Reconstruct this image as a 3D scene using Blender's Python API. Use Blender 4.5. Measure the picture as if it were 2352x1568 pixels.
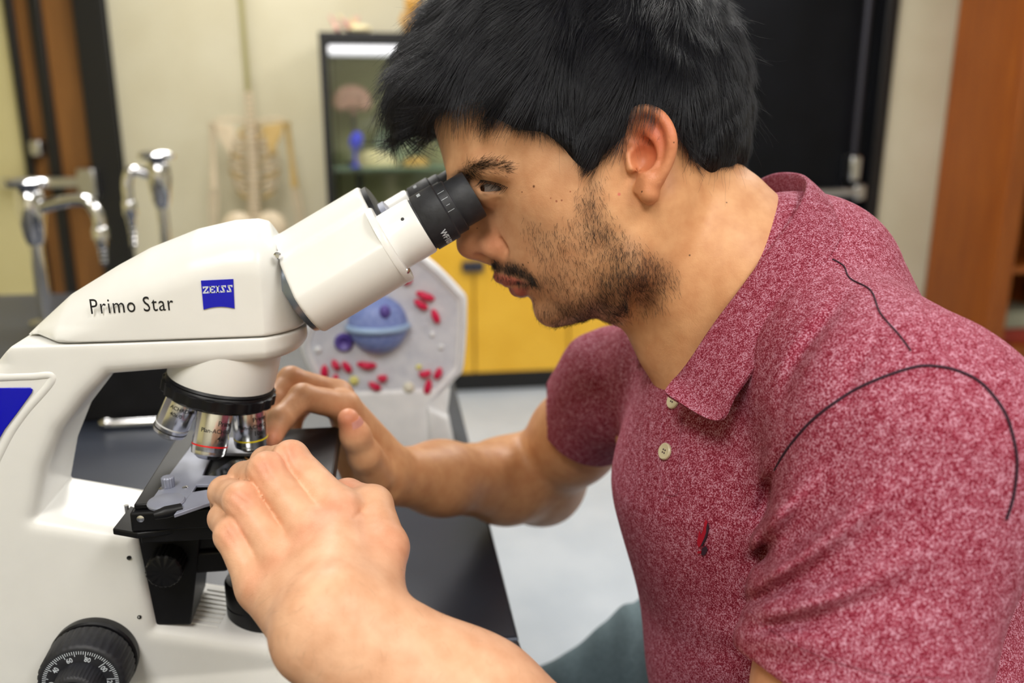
import bpy, bmesh, math, random
import numpy as np
from mathutils import Vector, Matrix

scene = bpy.context.scene
for o in list(bpy.data.objects):
    bpy.data.objects.remove(o)
rnd = random.Random(7)
npr = np.random.RandomState(11)

# ------------------------------------------------------------------ camera
FPX = 2000.0                       # focal length in pixels of the 2352 x 1568 frame
PITCH = math.radians(14.9)
YAW = math.radians(-8.0)
CAM = np.array([0.0, 0.0, 1.34])
cam_data = bpy.data.cameras.new('camera')
cam_data.sensor_width = 36.0
cam_data.lens = FPX / 2352.0 * 36.0
cam_data.clip_start = 0.02
cam_data.dof.use_dof = True
cam_data.dof.focus_distance = 0.495
cam_data.dof.aperture_fstop = 5.0
cam = bpy.data.objects.new('camera', cam_data)
scene.collection.objects.link(cam)
cam.location = CAM
cam.rotation_euler = (math.pi / 2 - PITCH, 0, YAW)
scene.camera = cam

# ------------------------------------------------------------------ world, lights, exposure
scene.view_settings.view_transform = 'Standard'
scene.view_settings.look = 'None'
scene.view_settings.gamma = 1.0
scene.view_settings.use_curve_mapping = False
scene.view_settings.exposure = 0.0
scene.cycles.use_denoising = True
scene.cycles.use_light_tree = False
scene.cycles_curves.shape = 'RIBBONS'
scene.cycles.max_bounces = 5
scene.cycles.diffuse_bounces = 3
scene.cycles.glossy_bounces = 2
scene.cycles.use_adaptive_sampling = True
scene.cycles.adaptive_threshold = 0.05
scene.cycles.transmission_bounces = 6
scene.cycles.transparent_max_bounces = 6
scene.cycles.sample_clamp_indirect = 4.0
scene.cycles.caustics_reflective = False
scene.cycles.caustics_refractive = False
world = bpy.data.worlds.new('world')
scene.world = world
world.use_nodes = True
world.node_tree.nodes['Background'].inputs[0].default_value = (1.0, 0.97, 0.92, 1)
world.node_tree.nodes['Background'].inputs[1].default_value = 0.25

def area_light(name, loc, sx, sy, power, color, rot=(0, 0, 0)):
    d = bpy.data.lights.new(name, 'AREA')
    d.shape = 'RECTANGLE'; d.size = sx; d.size_y = sy
    d.energy = power; d.color = color
    o = bpy.data.objects.new(name, d)
    scene.collection.objects.link(o)
    o.location = loc; o.rotation_euler = rot
    return o
# fluorescent ceiling fixtures of the classroom
for i, (lx, ly, pw) in enumerate([(-0.55, -0.80, 27), (0.95, -0.80, 22), (-0.5, 2.0, 24), (1.4, 2.0, 26), (-0.5, 3.6, 20), (1.7, 3.5, 20)]):
    area_light('ceiling_lamp_light', (lx, ly, 2.66), 0.62, 1.22, pw, (1.0, 0.975, 0.94))

# ------------------------------------------------------------------ projection helpers (photo pixel -> point of the room)
_c, _s = math.cos(YAW), math.sin(YAW)
_RZ = np.array([[_c, -_s, 0], [_s, _c, 0], [0, 0, 1]])
CR = _RZ @ np.array([1.0, 0, 0])
CF = _RZ @ np.array([0, math.cos(PITCH), -math.sin(PITCH)])
CD = _RZ @ np.array([0, -math.sin(PITCH), -math.cos(PITCH)])
def ray(px, py): return CF + CR * ((px - 1176) / FPX) + CD * ((py - 784) / FPX)
def C(px, py, d): return CAM + d * ray(px, py)
def onX(px, py, x):
    r = ray(px, py); return CAM + r * ((x - CAM[0]) / r[0])
def onY(px, py, y):
    r = ray(px, py); return CAM + r * ((y - CAM[1]) / r[1])
def onZ(px, py, z):
    r = ray(px, py); return CAM + r * ((z - CAM[2]) / r[2])
CAMM = np.stack([CR, CD, CF], 1)          # camera space (right, down, depth) -> world
def cam2world(P): return P @ CAMM.T + CAM

# ------------------------------------------------------------------ materials
MATS = {}
def mat(name, col, rough=0.5, metal=0.0, spec=0.5, **kw):
    if name in MATS: return MATS[name]
    m = bpy.data.materials.new(name); m.use_nodes = True
    b = m.node_tree.nodes['Principled BSDF']
    b.inputs['Base Color'].default_value = (*col, 1)
    b.inputs['Roughness'].default_value = rough
    b.inputs['Metallic'].default_value = metal
    b.inputs['Specular IOR Level'].default_value = spec
    for k, v in kw.items():
        b.inputs[k.replace('_', ' ')].default_value = v
    MATS[name] = m
    return m
def srgb(r, g, b):
    f = lambda c: (c / 255 / 12.92) if c / 255 <= 0.04045 else ((c / 255 + 0.055) / 1.055) ** 2.4
    return (f(r), f(g), f(b))
def N(m, t, **kw):
    n = m.node_tree.nodes.new(t)
    for k, v in kw.items():
        if k.startswith('i_'):
            n.inputs[k[2:].replace('_', ' ')].default_value = v
        else: setattr(n, k, v)
    return n
def L(m, a, b): m.node_tree.links.new(a, b)
def noise_mat(name, c1, c2, scale, rough=0.5, detail=3.0, bump=0.0, stretch=(1, 1, 1), metal=0.0, spec=0.5, lo=0.35, hi=0.65, bscale=None):
    if name in MATS: return MATS[name]
    m = mat(name, c1, rough, metal, spec)
    b = m.node_tree.nodes['Principled BSDF']
    tc = N(m, 'ShaderNodeTexCoord'); mp = N(m, 'ShaderNodeMapping')
    mp.inputs['Scale'].default_value = stretch
    nz = N(m, 'ShaderNodeTexNoise', i_Scale=scale, i_Detail=detail)
    cr = N(m, 'ShaderNodeValToRGB')
    cr.color_ramp.elements[0].position = lo; cr.color_ramp.elements[1].position = hi
    cr.color_ramp.elements[0].color = (*c1, 1); cr.color_ramp.elements[1].color = (*c2, 1)
    L(m, tc.outputs['Object'], mp.inputs['Vector']); L(m, mp.outputs[0], nz.inputs['Vector'])
    L(m, nz.outputs['Fac'], cr.inputs[0]); L(m, cr.outputs[0], b.inputs['Base Color'])
    if bump:
        bp = N(m, 'ShaderNodeBump', i_Strength=bump, i_Distance=0.002)
        src = nz
        if bscale:
            src = N(m, 'ShaderNodeTexNoise', i_Scale=bscale, i_Detail=2.0)
            L(m, mp.outputs[0], src.inputs['Vector'])
        L(m, src.outputs['Fac'], bp.inputs['Height']); L(m, bp.outputs[0], b.inputs['Normal'])
    return m

# ------------------------------------------------------------------ mesh helpers
class MB:
    def __init__(s): s.v = []; s.f = []
    def add(s, V, Fs):
        o = len(s.v); s.v += [tuple(map(float, p)) for p in V]
        s.f += [tuple(i + o for i in f) for f in Fs]; return s
    def box(s, a, b):
        (x0, y0, z0), (x1, y1, z1) = a, b
        V = [(x, y, z) for z in (z0, z1) for y in (y0, y1) for x in (x0, x1)]
        return s.add(V, [(0, 2, 3, 1), (4, 5, 7, 6), (0, 1, 5, 4), (2, 6, 7, 3), (0, 4, 6, 2), (1, 3, 7, 5)])
    def lathe(s, p0, axis, prof, n=32, cap=True, lobes=None):
        """prof: (distance along axis, radius); lobes(angle, i) -> radius factor"""
        p0 = np.array(p0, float); a = np.array(axis, float); a /= np.linalg.norm(a)
        u = np.cross(a, (0, 0, 1.0) if abs(a[2]) < 0.9 else (1.0, 0, 0)); u /= np.linalg.norm(u); w = np.cross(a, u)
        V = []
        for i, (t, r) in enumerate(prof):
            for k in range(n):
                g = 2 * math.pi * k / n
                rr = r * (lobes(g, i) if lobes else 1)
                V.append(p0 + a * t + (u * math.cos(g) + w * math.sin(g)) * rr)
        Fs = []
        for i in range(len(prof) - 1):
            for k in range(n):
                k2 = (k + 1) % n
                Fs.append((i * n + k, i * n + k2, (i + 1) * n + k2, (i + 1) * n + k))
        if cap:
            Fs.append(tuple(range(n - 1, -1, -1))); m = (len(prof) - 1) * n
            Fs.append(tuple(range(m, m + n)))
        return s.add(V, Fs)
    def tube(s, path, rad, n=10, cap=True, squash=None):
        P = [np.array(p, float) for p in path]
        R = rad if hasattr(rad, '__len__') else [rad] * len(P)
        V = []; u = None
        for i, p in enumerate(P):
            t = P[min(i + 1, len(P) - 1)] - P[max(i - 1, 0)]; t /= (np.linalg.norm(t) + 1e-12)
            if u is None:
                u = np.cross(t, (0, 0, 1.0) if abs(t[2]) < 0.9 else (1.0, 0, 0))
            else: u = u - t * (u @ t)
            u /= np.linalg.norm(u); w = np.cross(t, u)
            for k in range(n):
                g = 2 * math.pi * k / n
                V.append(p + (u * math.cos(g) + w * math.sin(g) * (squash or 1)) * R[i])
        Fs = []
        for i in range(len(P) - 1):
            for k in range(n):
                k2 = (k + 1) % n
                Fs.append((i * n + k, i * n + k2, (i + 1) * n + k2, (i + 1) * n + k))
        if cap:
            Fs.append(tuple(range(n - 1, -1, -1))); m = (len(P) - 1) * n
            Fs.append(tuple(range(m, m + n)))
        return s.add(V, Fs)
    def prism(s, poly, off):
        """poly: list of 3-D points, extruded by vector off"""
        n = len(poly); off = np.array(off, float)
        V = [np.array(p, float) for p in poly] + [np.array(p, float) + off for p in poly]
        Fs = [tuple(range(n - 1, -1, -1)), tuple(range(n, 2 * n))]
        for i in range(n):
            j = (i + 1) % n; Fs.append((i, j, n + j, n + i))
        return s.add(V, Fs)
    def sphere(s, c, r, nu=16, nv=10, rot=None):
        c = np.array(c, float); r = np.array(r if hasattr(r, '__len__') else (r, r, r), float)
        V = []; Fs = []
        for i in range(nv + 1):
            th = math.pi * i / nv
            for k in range(nu):
                g = 2 * math.pi * k / nu
                p = np.array([math.sin(th) * math.cos(g), math.sin(th) * math.sin(g), math.cos(th)]) * r
                if rot is not None: p = rot @ p
                V.append(c + p)
        for i in range(nv):
            for k in range(nu):
                k2 = (k + 1) % nu
                Fs.append((i * nu + k, (i + 1) * nu + k, (i + 1) * nu + k2, i * nu + k2))
        return s.add(V, Fs)

OFF = {}
def link(o, parent=None):
    scene.collection.objects.link(o)
    if parent is not None: o.parent = parent
def tag(o, label=None, cat=None, group=None, kind=None):
    for k, v in (('label', label), ('category', cat), ('group', group), ('kind', kind)):
        if v: o[k] = v
    return o
def thing(name, loc, label, cat, group=None):
    o = bpy.data.objects.new(name, None); o.empty_display_size = 0.05
    link(o); o.location = loc; OFF[o.name] = np.array(loc, float)
    return tag(o, label, cat, group)
def finish(me, smooth):
    bm = bmesh.new(); bm.from_mesh(me)
    bmesh.ops.recalc_face_normals(bm, faces=bm.faces)
    if smooth is not None:
        ang = math.radians(smooth)
        for f in bm.faces: f.smooth = True
        for e in bm.edges:
            e.smooth = len(e.link_faces) == 2 and e.calc_face_angle(0) < ang
    bm.to_mesh(me); bm.free()
def obj(name, mb, m, parent=None, smooth=40, bevel=0.0, seg=2, base=None, label=None):
    """one mesh object; vertices are given in room coordinates"""
    V = np.array(mb.v, float)
    if parent is not None: off = OFF[parent.name]
    else:
        off = np.array(base, float) if base is not None else np.array([(V[:, 0].min() + V[:, 0].max()) / 2, (V[:, 1].min() + V[:, 1].max()) / 2, V[:, 2].min()])
    me = bpy.data.meshes.new(name)
    me.from_pydata((V - off).tolist(), [], mb.f)
    finish(me, smooth)
    o = bpy.data.objects.new(name, me)
    if m is not None: me.materials.append(m)
    link(o, parent); OFF[o.name] = off
    if parent is None: o.location = off
    if bevel:
        md = o.modifiers.new('edge', 'BEVEL'); md.width = bevel; md.segments = seg; md.limit_method = 'ANGLE'; md.angle_limit = math.radians(35)
        md.harden_normals = False
    if label: o['label'] = label
    return o
def struct(name, mb, m, **kw):
    o = obj(name, mb, m, None, **kw); o['kind'] = 'structure'; return o
def np_obj(name, V, Q, m, parent=None, base=None, smooth=True, attrs=None):
    """big mesh from numpy arrays (quads), room coordinates"""
    off = OFF[parent.name] if parent is not None else (np.array(base, float) if base is not None else V.mean(0))
    me = bpy.data.meshes.new(name)
    nv, nq = len(V), len(Q); w = Q.shape[1]
    me.vertices.add(nv); me.vertices.foreach_set('co', (V - off).astype(np.float32).ravel())
    me.loops.add(nq * w); me.loops.foreach_set('vertex_index', Q.astype(np.int32).ravel())
    me.polygons.add(nq); me.polygons.foreach_set('loop_start', np.arange(0, nq * w, w, dtype=np.int32))
    if smooth: me.polygons.foreach_set('use_smooth', np.ones(nq, dtype=bool))
    for k, A in (attrs or {}).items():
        if A.ndim == 2:
            at = me.attributes.new(k, 'FLOAT_COLOR', 'POINT')
            at.data.foreach_set('color', np.concatenate([A, np.ones((nv, 1))], 1).astype(np.float32).ravel())
        else:
            at = me.attributes.new(k, 'FLOAT', 'POINT'); at.data.foreach_set('value', A.astype(np.float32))
    me.update(calc_edges=True); me.validate()
    if m is not None: me.materials.append(m)
    o = bpy.data.objects.new(name, me); link(o, parent); OFF[o.name] = off
    if parent is None: o.location = off
    return o
def text_obj(name, body, m, parent, origin, ex, ey, size, sx=1.0, thick=0.0002, bold=0.0, shear=0.0, align='LEFT', spacing=1.0, bend=None):
    """flat raised lettering; origin + ex (reading direction) + ey (up) in room coordinates"""
    cu = bpy.data.curves.new(name, 'FONT'); cu.body = body; cu.size = 1.0; cu.align_x = align
    cu.extrude = thick / size / 2 + 1e-4; cu.offset = bold; cu.shear = shear; cu.space_character = spacing; cu.resolution_u = 3
    t = bpy.data.objects.new(name, cu); scene.collection.objects.link(t)
    me = bpy.data.meshes.new_from_object(t.evaluated_get(bpy.context.evaluated_depsgraph_get()))
    bpy.data.objects.remove(t)
    V = np.array([v.co for v in me.vertices]); ex = np.array(ex, float); ey = np.array(ey, float)
    ex /= np.linalg.norm(ex); ey /= np.linalg.norm(ey); ez = np.cross(ex, ey)
    if bend is not None: W = bend(V[:, 0] * size * sx, V[:, 1] * size, V[:, 2] * size)
    else: W = np.array(origin) + np.outer(V[:, 0] * size * sx, ex) + np.outer(V[:, 1] * size, ey) + np.outer(V[:, 2] * size, ez)
    me.name = name
    me.vertices.foreach_set('co', (W - OFF[parent.name]).astype(np.float32).ravel()); me.update()
    me.materials.clear(); me.materials.append(m)
    o = bpy.data.objects.new(name, me); link(o, parent); OFF[o.name] = OFF[parent.name]
    return o

# ------------------------------------------------------------------ implicit surfaces: smooth unions polygonised with surface nets
def smin(a, b, k):
    if np.isscalar(k) and k <= 0: return np.minimum(a, b)
    h = np.maximum(k - np.abs(a - b), 0) / k
    return np.minimum(a, b) - h * h * k * 0.25
def smax(a, b, k): return -smin(-a, -b, k)
class Prim:
    def __init__(s, fn, c, r, op='u', k=0.004, sub=None): s.fn = fn; s.c = np.array(c, np.float32); s.r = r; s.op = op; s.k = k; s.sub = sub
    def near(s, c, rad):
        """the primitive reduced to what matters inside a ball, or None"""
        if np.linalg.norm(s.c - c) - s.r > rad + max(s.k, .001) + .003: return None
        if s.sub is None: return s
        sub = [q for q in (p.near(c, rad) for p in s.sub) if q is not None]
        if not any(p.op == 'u' for p in sub): return None
        return Prim(lambda P: ev(sub, P), s.c, s.r, s.op, s.k)
def rcone(a, b, r1, r2, k=0.004, op='u'):
    a = np.array(a, np.float32); b = np.array(b, np.float32); ab = b - a; l2 = float(ab @ ab) + 1e-12
    def fn(P):
        q = P - a; t = np.clip((q @ ab) / l2, 0, 1)
        d = q - t[:, None] * ab
        return np.sqrt(np.einsum('ij,ij->i', d, d)) - (r1 + (r2 - r1) * t)
    return Prim(fn, (a + b) / 2, math.sqrt(l2) / 2 + max(r1, r2), op, k)
def ecap(a, b, r1, r2, wide, f, k=0.004, op='u'):
    """capsule whose section is stretched by f along the unit vector wide"""
    a = np.array(a, np.float32); b = np.array(b, np.float32); ab = b - a; l2 = float(ab @ ab) + 1e-12
    w = np.array(wide, np.float32); w = w - ab * (w @ ab) / l2; w /= np.linalg.norm(w)
    def fn(P):
        q = P - a; t = np.clip((q @ ab) / l2, 0, 1)
        d = q - t[:, None] * ab; dw = d @ w
        dd = np.einsum('ij,ij->i', d, d) - dw * dw * (1 - 1 / (f * f))
        return np.sqrt(np.maximum(dd, 1e-12)) - (r1 + (r2 - r1) * t)
    return Prim(fn, (a + b) / 2, math.sqrt(l2) / 2 + max(r1, r2) * max(f, 1), op, k)
def ellip(c, r, rot=None, k=0.004, op='u'):
    c = np.array(c, np.float32); r = np.array(r, np.float32)
    def fn(P):
        q = P - c
        if rot is not None: q = q @ rot.astype(np.float32)
        k0 = np.sqrt(np.einsum('ij,ij->i', q / r, q / r)); k1 = np.sqrt(np.einsum('ij,ij->i', q / (r * r), q / (r * r))) + 1e-9
        return k0 * (k0 - 1) / k1
    return Prim(fn, c, float(r.max()), op, k)
def chain(pts, rad, k=0.004, op='u'):
    return [rcone(pts[i], pts[i + 1], rad[i], rad[i + 1], k, op) for i in range(len(pts) - 1)]
def ev(prims, P):
    d = np.full(len(P), 1.0, np.float32)
    for p in prims:
        v = p.fn(P).astype(np.float32)
        if p.op == 'u': d = smin(d, v, p.k)
        elif p.op == 's': d = smax(d, -v, p.k)
        elif p.op == 'i': d = smax(d, v, p.k)
        elif p.op == 'd': d = d + v            # displacement
    return d
def nets(prims, lo, hi, h, B=16, margin=1.6):
    lo = np.array(lo, float); hi = np.array(hi, float)
    nb = np.ceil((hi - lo) / (h * B)).astype(int)
    g = np.stack(np.meshgrid(*[np.arange(n) for n in nb], indexing='ij'), -1).reshape(-1, 3)
    cen = lo + (g + 0.5) * B * h
    dc = ev(prims, cen.astype(np.float32))
    g = g[np.abs(dc) < B * h * 0.87 * margin + 0.004]
    NY, NZ = int(nb[1] * B + 4), int(nb[2] * B + 4)
    loc = np.stack(np.meshgrid(*[np.arange(B + 1)] * 3, indexing='ij'), -1).reshape(-1, 3)
    pc = np.array([p.c for p in prims]); pr = np.array([p.r for p in prims])
    rad = B * h * 0.87
    Vs, Ids, Qs = [], [], []
    n1 = B + 1
    for b in g:
        c = lo + (b + 0.5) * B * h
        use = [q for q in (p.near(c.astype(np.float32), rad) for p in prims) if q is not None]
        if not use: continue
        P = (lo + (b * B + loc) * h).astype(np.float32)
        D = ev(use, P).reshape(n1, n1, n1)
        S = D < 0
        if S.all() or not S.any(): continue
        cnt = np.zeros((B, B, B), np.int8); acc = np.zeros((B, B, B, 3), np.float32)
        for ax in range(3):
            for o1 in (0, 1):
                for o2 in (0, 1):
                    sl0 = [None] * 3; oth = [i for i in range(3) if i != ax]
                    sl0[ax] = slice(0, B); sl0[oth[0]] = slice(o1, B + o1); sl0[oth[1]] = slice(o2, B + o2)
                    sl1 = list(sl0); sl1[ax] = slice(1, B + 1)
                    d0 = D[tuple(sl0)]; d1 = D[tuple(sl1)]
                    cr = (d0 < 0) != (d1 < 0)
                    t = np.where(cr, d0 / np.where(cr, d0 - d1, 1), 0)
                    cnt += cr
                    acc[..., ax] += t
                    acc[..., oth[0]] += np.where(cr, o1, 0); acc[..., oth[1]] += np.where(cr, o2, 0)
        m = cnt > 0
        ijk = np.argwhere(m)
        Vs.append(lo + (b * B + ijk + acc[m] / cnt[m][:, None]) * h)
        gi = b * B + ijk + 1
        Ids.append((gi[:, 0].astype(np.int64) * NY + gi[:, 1]) * NZ + gi[:, 2])
        for ax in range(3):
            sl0 = [slice(0, B)] * 3; sl1 = list(sl0); sl1[ax] = slice(1, B + 1)
            s0 = S[tuple(sl0)]; s1 = S[tuple(sl1)]
            e = np.argwhere(s0 != s1)
            if not len(e): continue
            inside = s0[tuple(e.T)]
            ge = b * B + e + 1
            a1, a2 = [(1, 2), (2, 0), (0, 1)][ax]
            d1 = np.zeros(3, int); d1[a1] = 1; d2 = np.zeros(3, int); d2[a2] = 1
            cid = lambda q: (q[:, 0].astype(np.int64) * NY + q[:, 1]) * NZ + q[:, 2]
            q = np.stack([cid(ge), cid(ge - d1), cid(ge - d1 - d2), cid(ge - d2)], 1)
            q[~inside] = q[~inside][:, ::-1]
            Qs.append(q)
    V = np.concatenate(Vs); I = np.concatenate(Ids); Q = np.concatenate(Qs)
    o = np.argsort(I); I = I[o]; V = V[o]
    J = np.searchsorted(I, Q); J = np.clip(J, 0, len(I) - 1)
    ok = (I[J] == Q).all(1)
    return V, J[ok]
def relax(V, Q, it=2, f=0.5):
    e = np.concatenate([Q[:, [0, 1]], Q[:, [1, 2]], Q[:, [2, 3]], Q[:, [3, 0]]])
    e = np.concatenate([e, e[:, ::-1]]); n = np.bincount(e[:, 0], minlength=len(V))[:, None] + 1e-9
    for _ in range(it):
        A = np.stack([np.bincount(e[:, 0], V[e[:, 1], i], minlength=len(V)) for i in range(3)], 1) / n
        V = V + (A - V) * f
    return V
def vnormals(V, Q):
    fn = np.cross(V[Q[:, 2]] - V[Q[:, 0]], V[Q[:, 3]] - V[Q[:, 1]])
    Nn = np.zeros_like(V)
    for k in range(4):
        for i in range(3): Nn[:, i] += np.bincount(Q[:, k], fn[:, i], minlength=len(V))
    return Nn / (np.linalg.norm(Nn, axis=1, keepdims=True) + 1e-12)
def poly_sdf(poly):
    P0 = np.array(poly, np.float32); P1 = np.roll(P0, -1, 0)
    def fn(X, Y):
        d = np.full(X.shape, 1e9, np.float32); s = np.ones(X.shape, np.float32)
        for (ax, ay), (bx, by) in zip(P0, P1):
            ex, ey = bx - ax, by - ay; wx, wy = X - ax, Y - ay
            t = np.clip((wx * ex + wy * ey) / (ex * ex + ey * ey + 1e-12), 0, 1)
            dx, dy = wx - ex * t, wy - ey * t
            d = np.minimum(d, dx * dx + dy * dy)
            c1 = Y >= ay; c2 = Y < by; c3 = ex * wy > ey * wx
            s = np.where((c1 & c2 & c3) | (~c1 & ~c2 & ~c3), -s, s)
        return s * np.sqrt(d)
    return fn
def smooth_path(pts, n=8, closed=False):
    """Catmull-Rom resampling"""
    P = np.array(pts, float); m = len(P); out = []
    idx = lambda i: i % m if closed else min(max(i, 0), m - 1)
    for i in range(m if closed else m - 1):
        p0, p1, p2, p3 = P[idx(i - 1)], P[idx(i)], P[idx(i + 1)], P[idx(i + 2)]
        for k in range(n):
            t = k / n
            out.append(0.5 * ((2 * p1) + (-p0 + p2) * t + (2 * p0 - 5 * p1 + 4 * p2 - p3) * t * t + (-p0 + 3 * p1 - 3 * p2 + p3) * t ** 3))
    if not closed: out.append(P[-1])
    return out
# ================================================================== the room
M_wall = noise_mat('cream_wall_paint', srgb(203, 195, 168), srgb(210, 203, 178), 3.0, 0.75, bump=0.05)
M_wall2 = noise_mat('yellow_wall_paint', srgb(212, 200, 146), srgb(218, 207, 156), 3.0, 0.75)
M_floor = noise_mat('pale_vinyl_floor', srgb(172, 180, 190), srgb(182, 189, 198), 6.0, 0.32, bump=0.02)
M_ceil = noise_mat('ceiling_tile_white', srgb(232, 230, 224), srgb(240, 238, 232), 30.0, 0.9)
M_black = mat('black_painted_metal', srgb(14, 14, 18), 0.42)
M_doorblk = noise_mat('black_door_paint', srgb(9, 10, 14), srgb(14, 15, 20), 4.0, 0.5, spec=.15)
M_wood = noise_mat('brown_door_wood', srgb(126, 82, 36), srgb(148, 98, 46), 4.0, 0.5, detail=5, stretch=(6, 6, 0.6))
M_orange = noise_mat('orange_oak_wood', srgb(140, 70, 18), srgb(158, 84, 24), 4.0, 0.42, detail=5, stretch=(8, 8, 0.7))
M_steel = mat('brushed_steel', (0.55, 0.55, 0.56), 0.3, 1.0)
M_chrome = mat('polished_chrome', (0.78, 0.78, 0.80), 0.09, 1.0)
M_lamp = mat('fluorescent_diffuser', (0.9, 0.9, 0.9), 0.5, 0, 0.5)
b = M_lamp.node_tree.nodes['Principled BSDF']
b.inputs['Emission Color'].default_value = (1.0, 0.97, 0.93, 1); b.inputs['Emission Strength'].default_value = 3.0

X0, X1, Y0, Y1, ZC = -2.45, 3.62, -1.9, 4.5, 2.7
struct('floor', MB().box((X0 - .1, Y0 - .1, -0.08), (X1 + .1, Y1 + .1, 0)), M_floor, smooth=None)
struct('ceiling', MB().box((X0 - .1, Y0 - .1, ZC), (X1 + .1, Y1 + .1, ZC + .08)), M_ceil, smooth=None)
struct('wall_left', MB().box((X0 - .1, Y0, 0), (X0, Y1 + .1, ZC)), M_wall2, smooth=None)
struct('wall_right', MB().box((X1, Y0, 0), (X1 + .1, Y1 + .1, ZC)), M_wall, smooth=None)
struct('wall_front', MB().box((X0, Y0 - .1, 0), (X1, Y0, ZC)), M_wall, smooth=None)
struct('wall_back', MB().box((-1.255, Y1, 0), (1.60, Y1 + .1, ZC)).box((2.65, Y1, 0), (X1, Y1 + .1, ZC)).box((1.60, Y1, 2.12), (2.65, Y1 + .1, ZC))
       .box((-1.255, Y1, 2.12), (-2.2, Y1 + .1, ZC)), M_wall, smooth=None)
struct('wall_back_left', MB().box((X0, Y1, 0), (-1.70, Y1 + .1, 2.12)).box((X0, Y1, 2.12), (-2.2, Y1 + .1, ZC)), M_wall2, smooth=None)
for nm, xa, xb in (('baseboard_back', -1.25, 1.6), ('baseboard_right', 2.66, 2.99)):
    struct(nm, MB().box((xa, Y1 - .012, 0), (xb, Y1, .1)), M_black, smooth=None)

# wooden door at the far left: dark frame, leaf, panic bar
d1 = struct('door_1', MB().box((-1.555, Y1 + .03, 0.01), (-1.395, Y1 + .075, 2.08)), M_wood)
obj('door_frame', MB().box((-1.40, Y1 - .03, 0), (-1.262, Y1 + .08, 2.12)), M_black, d1, bevel=.004)
obj('door_frame', MB().box((-1.598, Y1 - .01, 0), (-1.550, Y1 + .08, 2.12)), M_black, d1, bevel=.004)
obj('door_frame', MB().box((-1.70, Y1 - .02, 0), (-1.665, Y1 + .08, 2.12)), M_black, d1, bevel=.004)
obj('side_panel', MB().box((-1.668, Y1 + .02, 0), (-1.595, Y1 + .06, 2.12)), M_wood, d1, bevel=.003)
pb = MB(); pb.box((-1.80, Y1 - .075, .985), (-1.42, Y1 - .045, 1.03)); obj('push_bar', pb, M_steel, d1, bevel=.005)
obj('bar_bracket', MB().box((-1.455, Y1 - .085, .93), (-1.375, Y1 - .028, 1.07)), M_steel, d1, bevel=.008)
obj('bar_bracket', MB().box((-1.66, Y1 - .05, 1.13), (-1.61, Y1 + .02, 1.20)), M_steel, d1, bevel=.008)

# black door on the far right with vertical rod and panic bar
d2 = struct('door_2', MB().box((1.64, Y1 + .03, 0.01), (2.61, Y1 + .075, 2.08)), M_doorblk)
obj('door_frame', MB().box((2.59, Y1 - .03, 0), (2.655, Y1 + .09, 2.12)), M_black, d2, bevel=.004)
obj('door_frame', MB().box((1.595, Y1 - .03, 0), (1.655, Y1 + .09, 2.12)), M_black, d2, bevel=.004)
obj('door_frame', MB().box((1.595, Y1 - .03, 2.06), (2.655, Y1 + .09, 2.125)), M_black, d2, bevel=.004)
M_rod = mat('dark_anodised_rod', srgb(66, 66, 76), 0.35, 0.6)
obj('latch_rod', MB().tube([(2.485, Y1 - .02, 1.1), (2.485, Y1 - .02, 2.05)], .016, 10), M_rod, d2)
obj('latch_rod', MB().tube([(2.485, Y1 - .02, .05), (2.485, Y1 - .02, .86)], .014, 10), M_rod, d2)
obj('latch_box', MB().box((2.455, Y1 - .06, .97), (2.515, Y1 + .03, 1.10)), M_steel, d2, bevel=.01)
obj('push_bar', MB().tube([(1.75, Y1 - .075, .91), (2.525, Y1 - .075, .91)], .022, 12), M_steel, d2)
obj('bar_bracket', MB().box((2.475, Y1 - .09, .87), (2.54, Y1 + .03, .95)), M_steel, d2, bevel=.01)

# oak bookcase at the right edge
bk = thing('oak_bookcase', (3.3, 4.2, 0), 'tall orange oak bookcase standing against the wall right of the black door', 'bookcase')
obj('side_panel', MB().box((2.998, 3.955, 0), (3.022, 4.49, 2.1)), M_orange, bk, bevel=.003)
obj('side_panel', MB().box((3.585, 3.955, 0), (3.61, 4.49, 2.1)), M_orange, bk, bevel=.003)
obj('back_panel', MB().box((3.02, 4.46, 0), (3.585, 4.485, 2.1)), M_orange, bk)
obj('face_frame', MB().box((2.998, 3.925, 0), (3.095, 3.957, 2.1)), M_orange, bk, bevel=.004)
obj('face_frame', MB().box((3.53, 3.925, 0), (3.61, 3.957, 2.1)), M_orange, bk, bevel=.004)
for z in (.05, .52, .98, 1.45, 2.05):
    obj('shelf', MB().box((3.023, 3.94, z + .02), (3.584, 4.458, z + .055 + (.05 if z == .05 else 0))), M_orange, bk, bevel=.003)
M_boxred = noise_mat('red_cardboard', srgb(150, 50, 40), srgb(168, 62, 48), 20, .6)
M_boxgrey = noise_mat('grey_green_board', srgb(150, 150, 132), srgb(165, 165, 145), 20, .6)
def carton(name, x0, y0, z0, w, dpt, h, m, label):
    mb = MB().box((x0, y0, z0), (x0 + w, y0 + dpt, z0 + h * .8))
    o = obj(name, mb, m, bevel=.003); tag(o, label, 'box')
    obj('lid', MB().box((x0 - .003, y0 - .003, z0 + h * .78), (x0 + w + .003, y0 + dpt + .003, z0 + h)), m, o, bevel=.003)
    return o
carton('storage_box', 3.12, 4.0, .1555, .30, .28, .075, M_boxred, 'flat red box on the lowest shelf of the oak bookcase')
carton('storage_box', 3.14, 4.02, .232, .26, .24, .09, M_boxgrey, 'grey green box lying on the red box in the oak bookcase')

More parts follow.
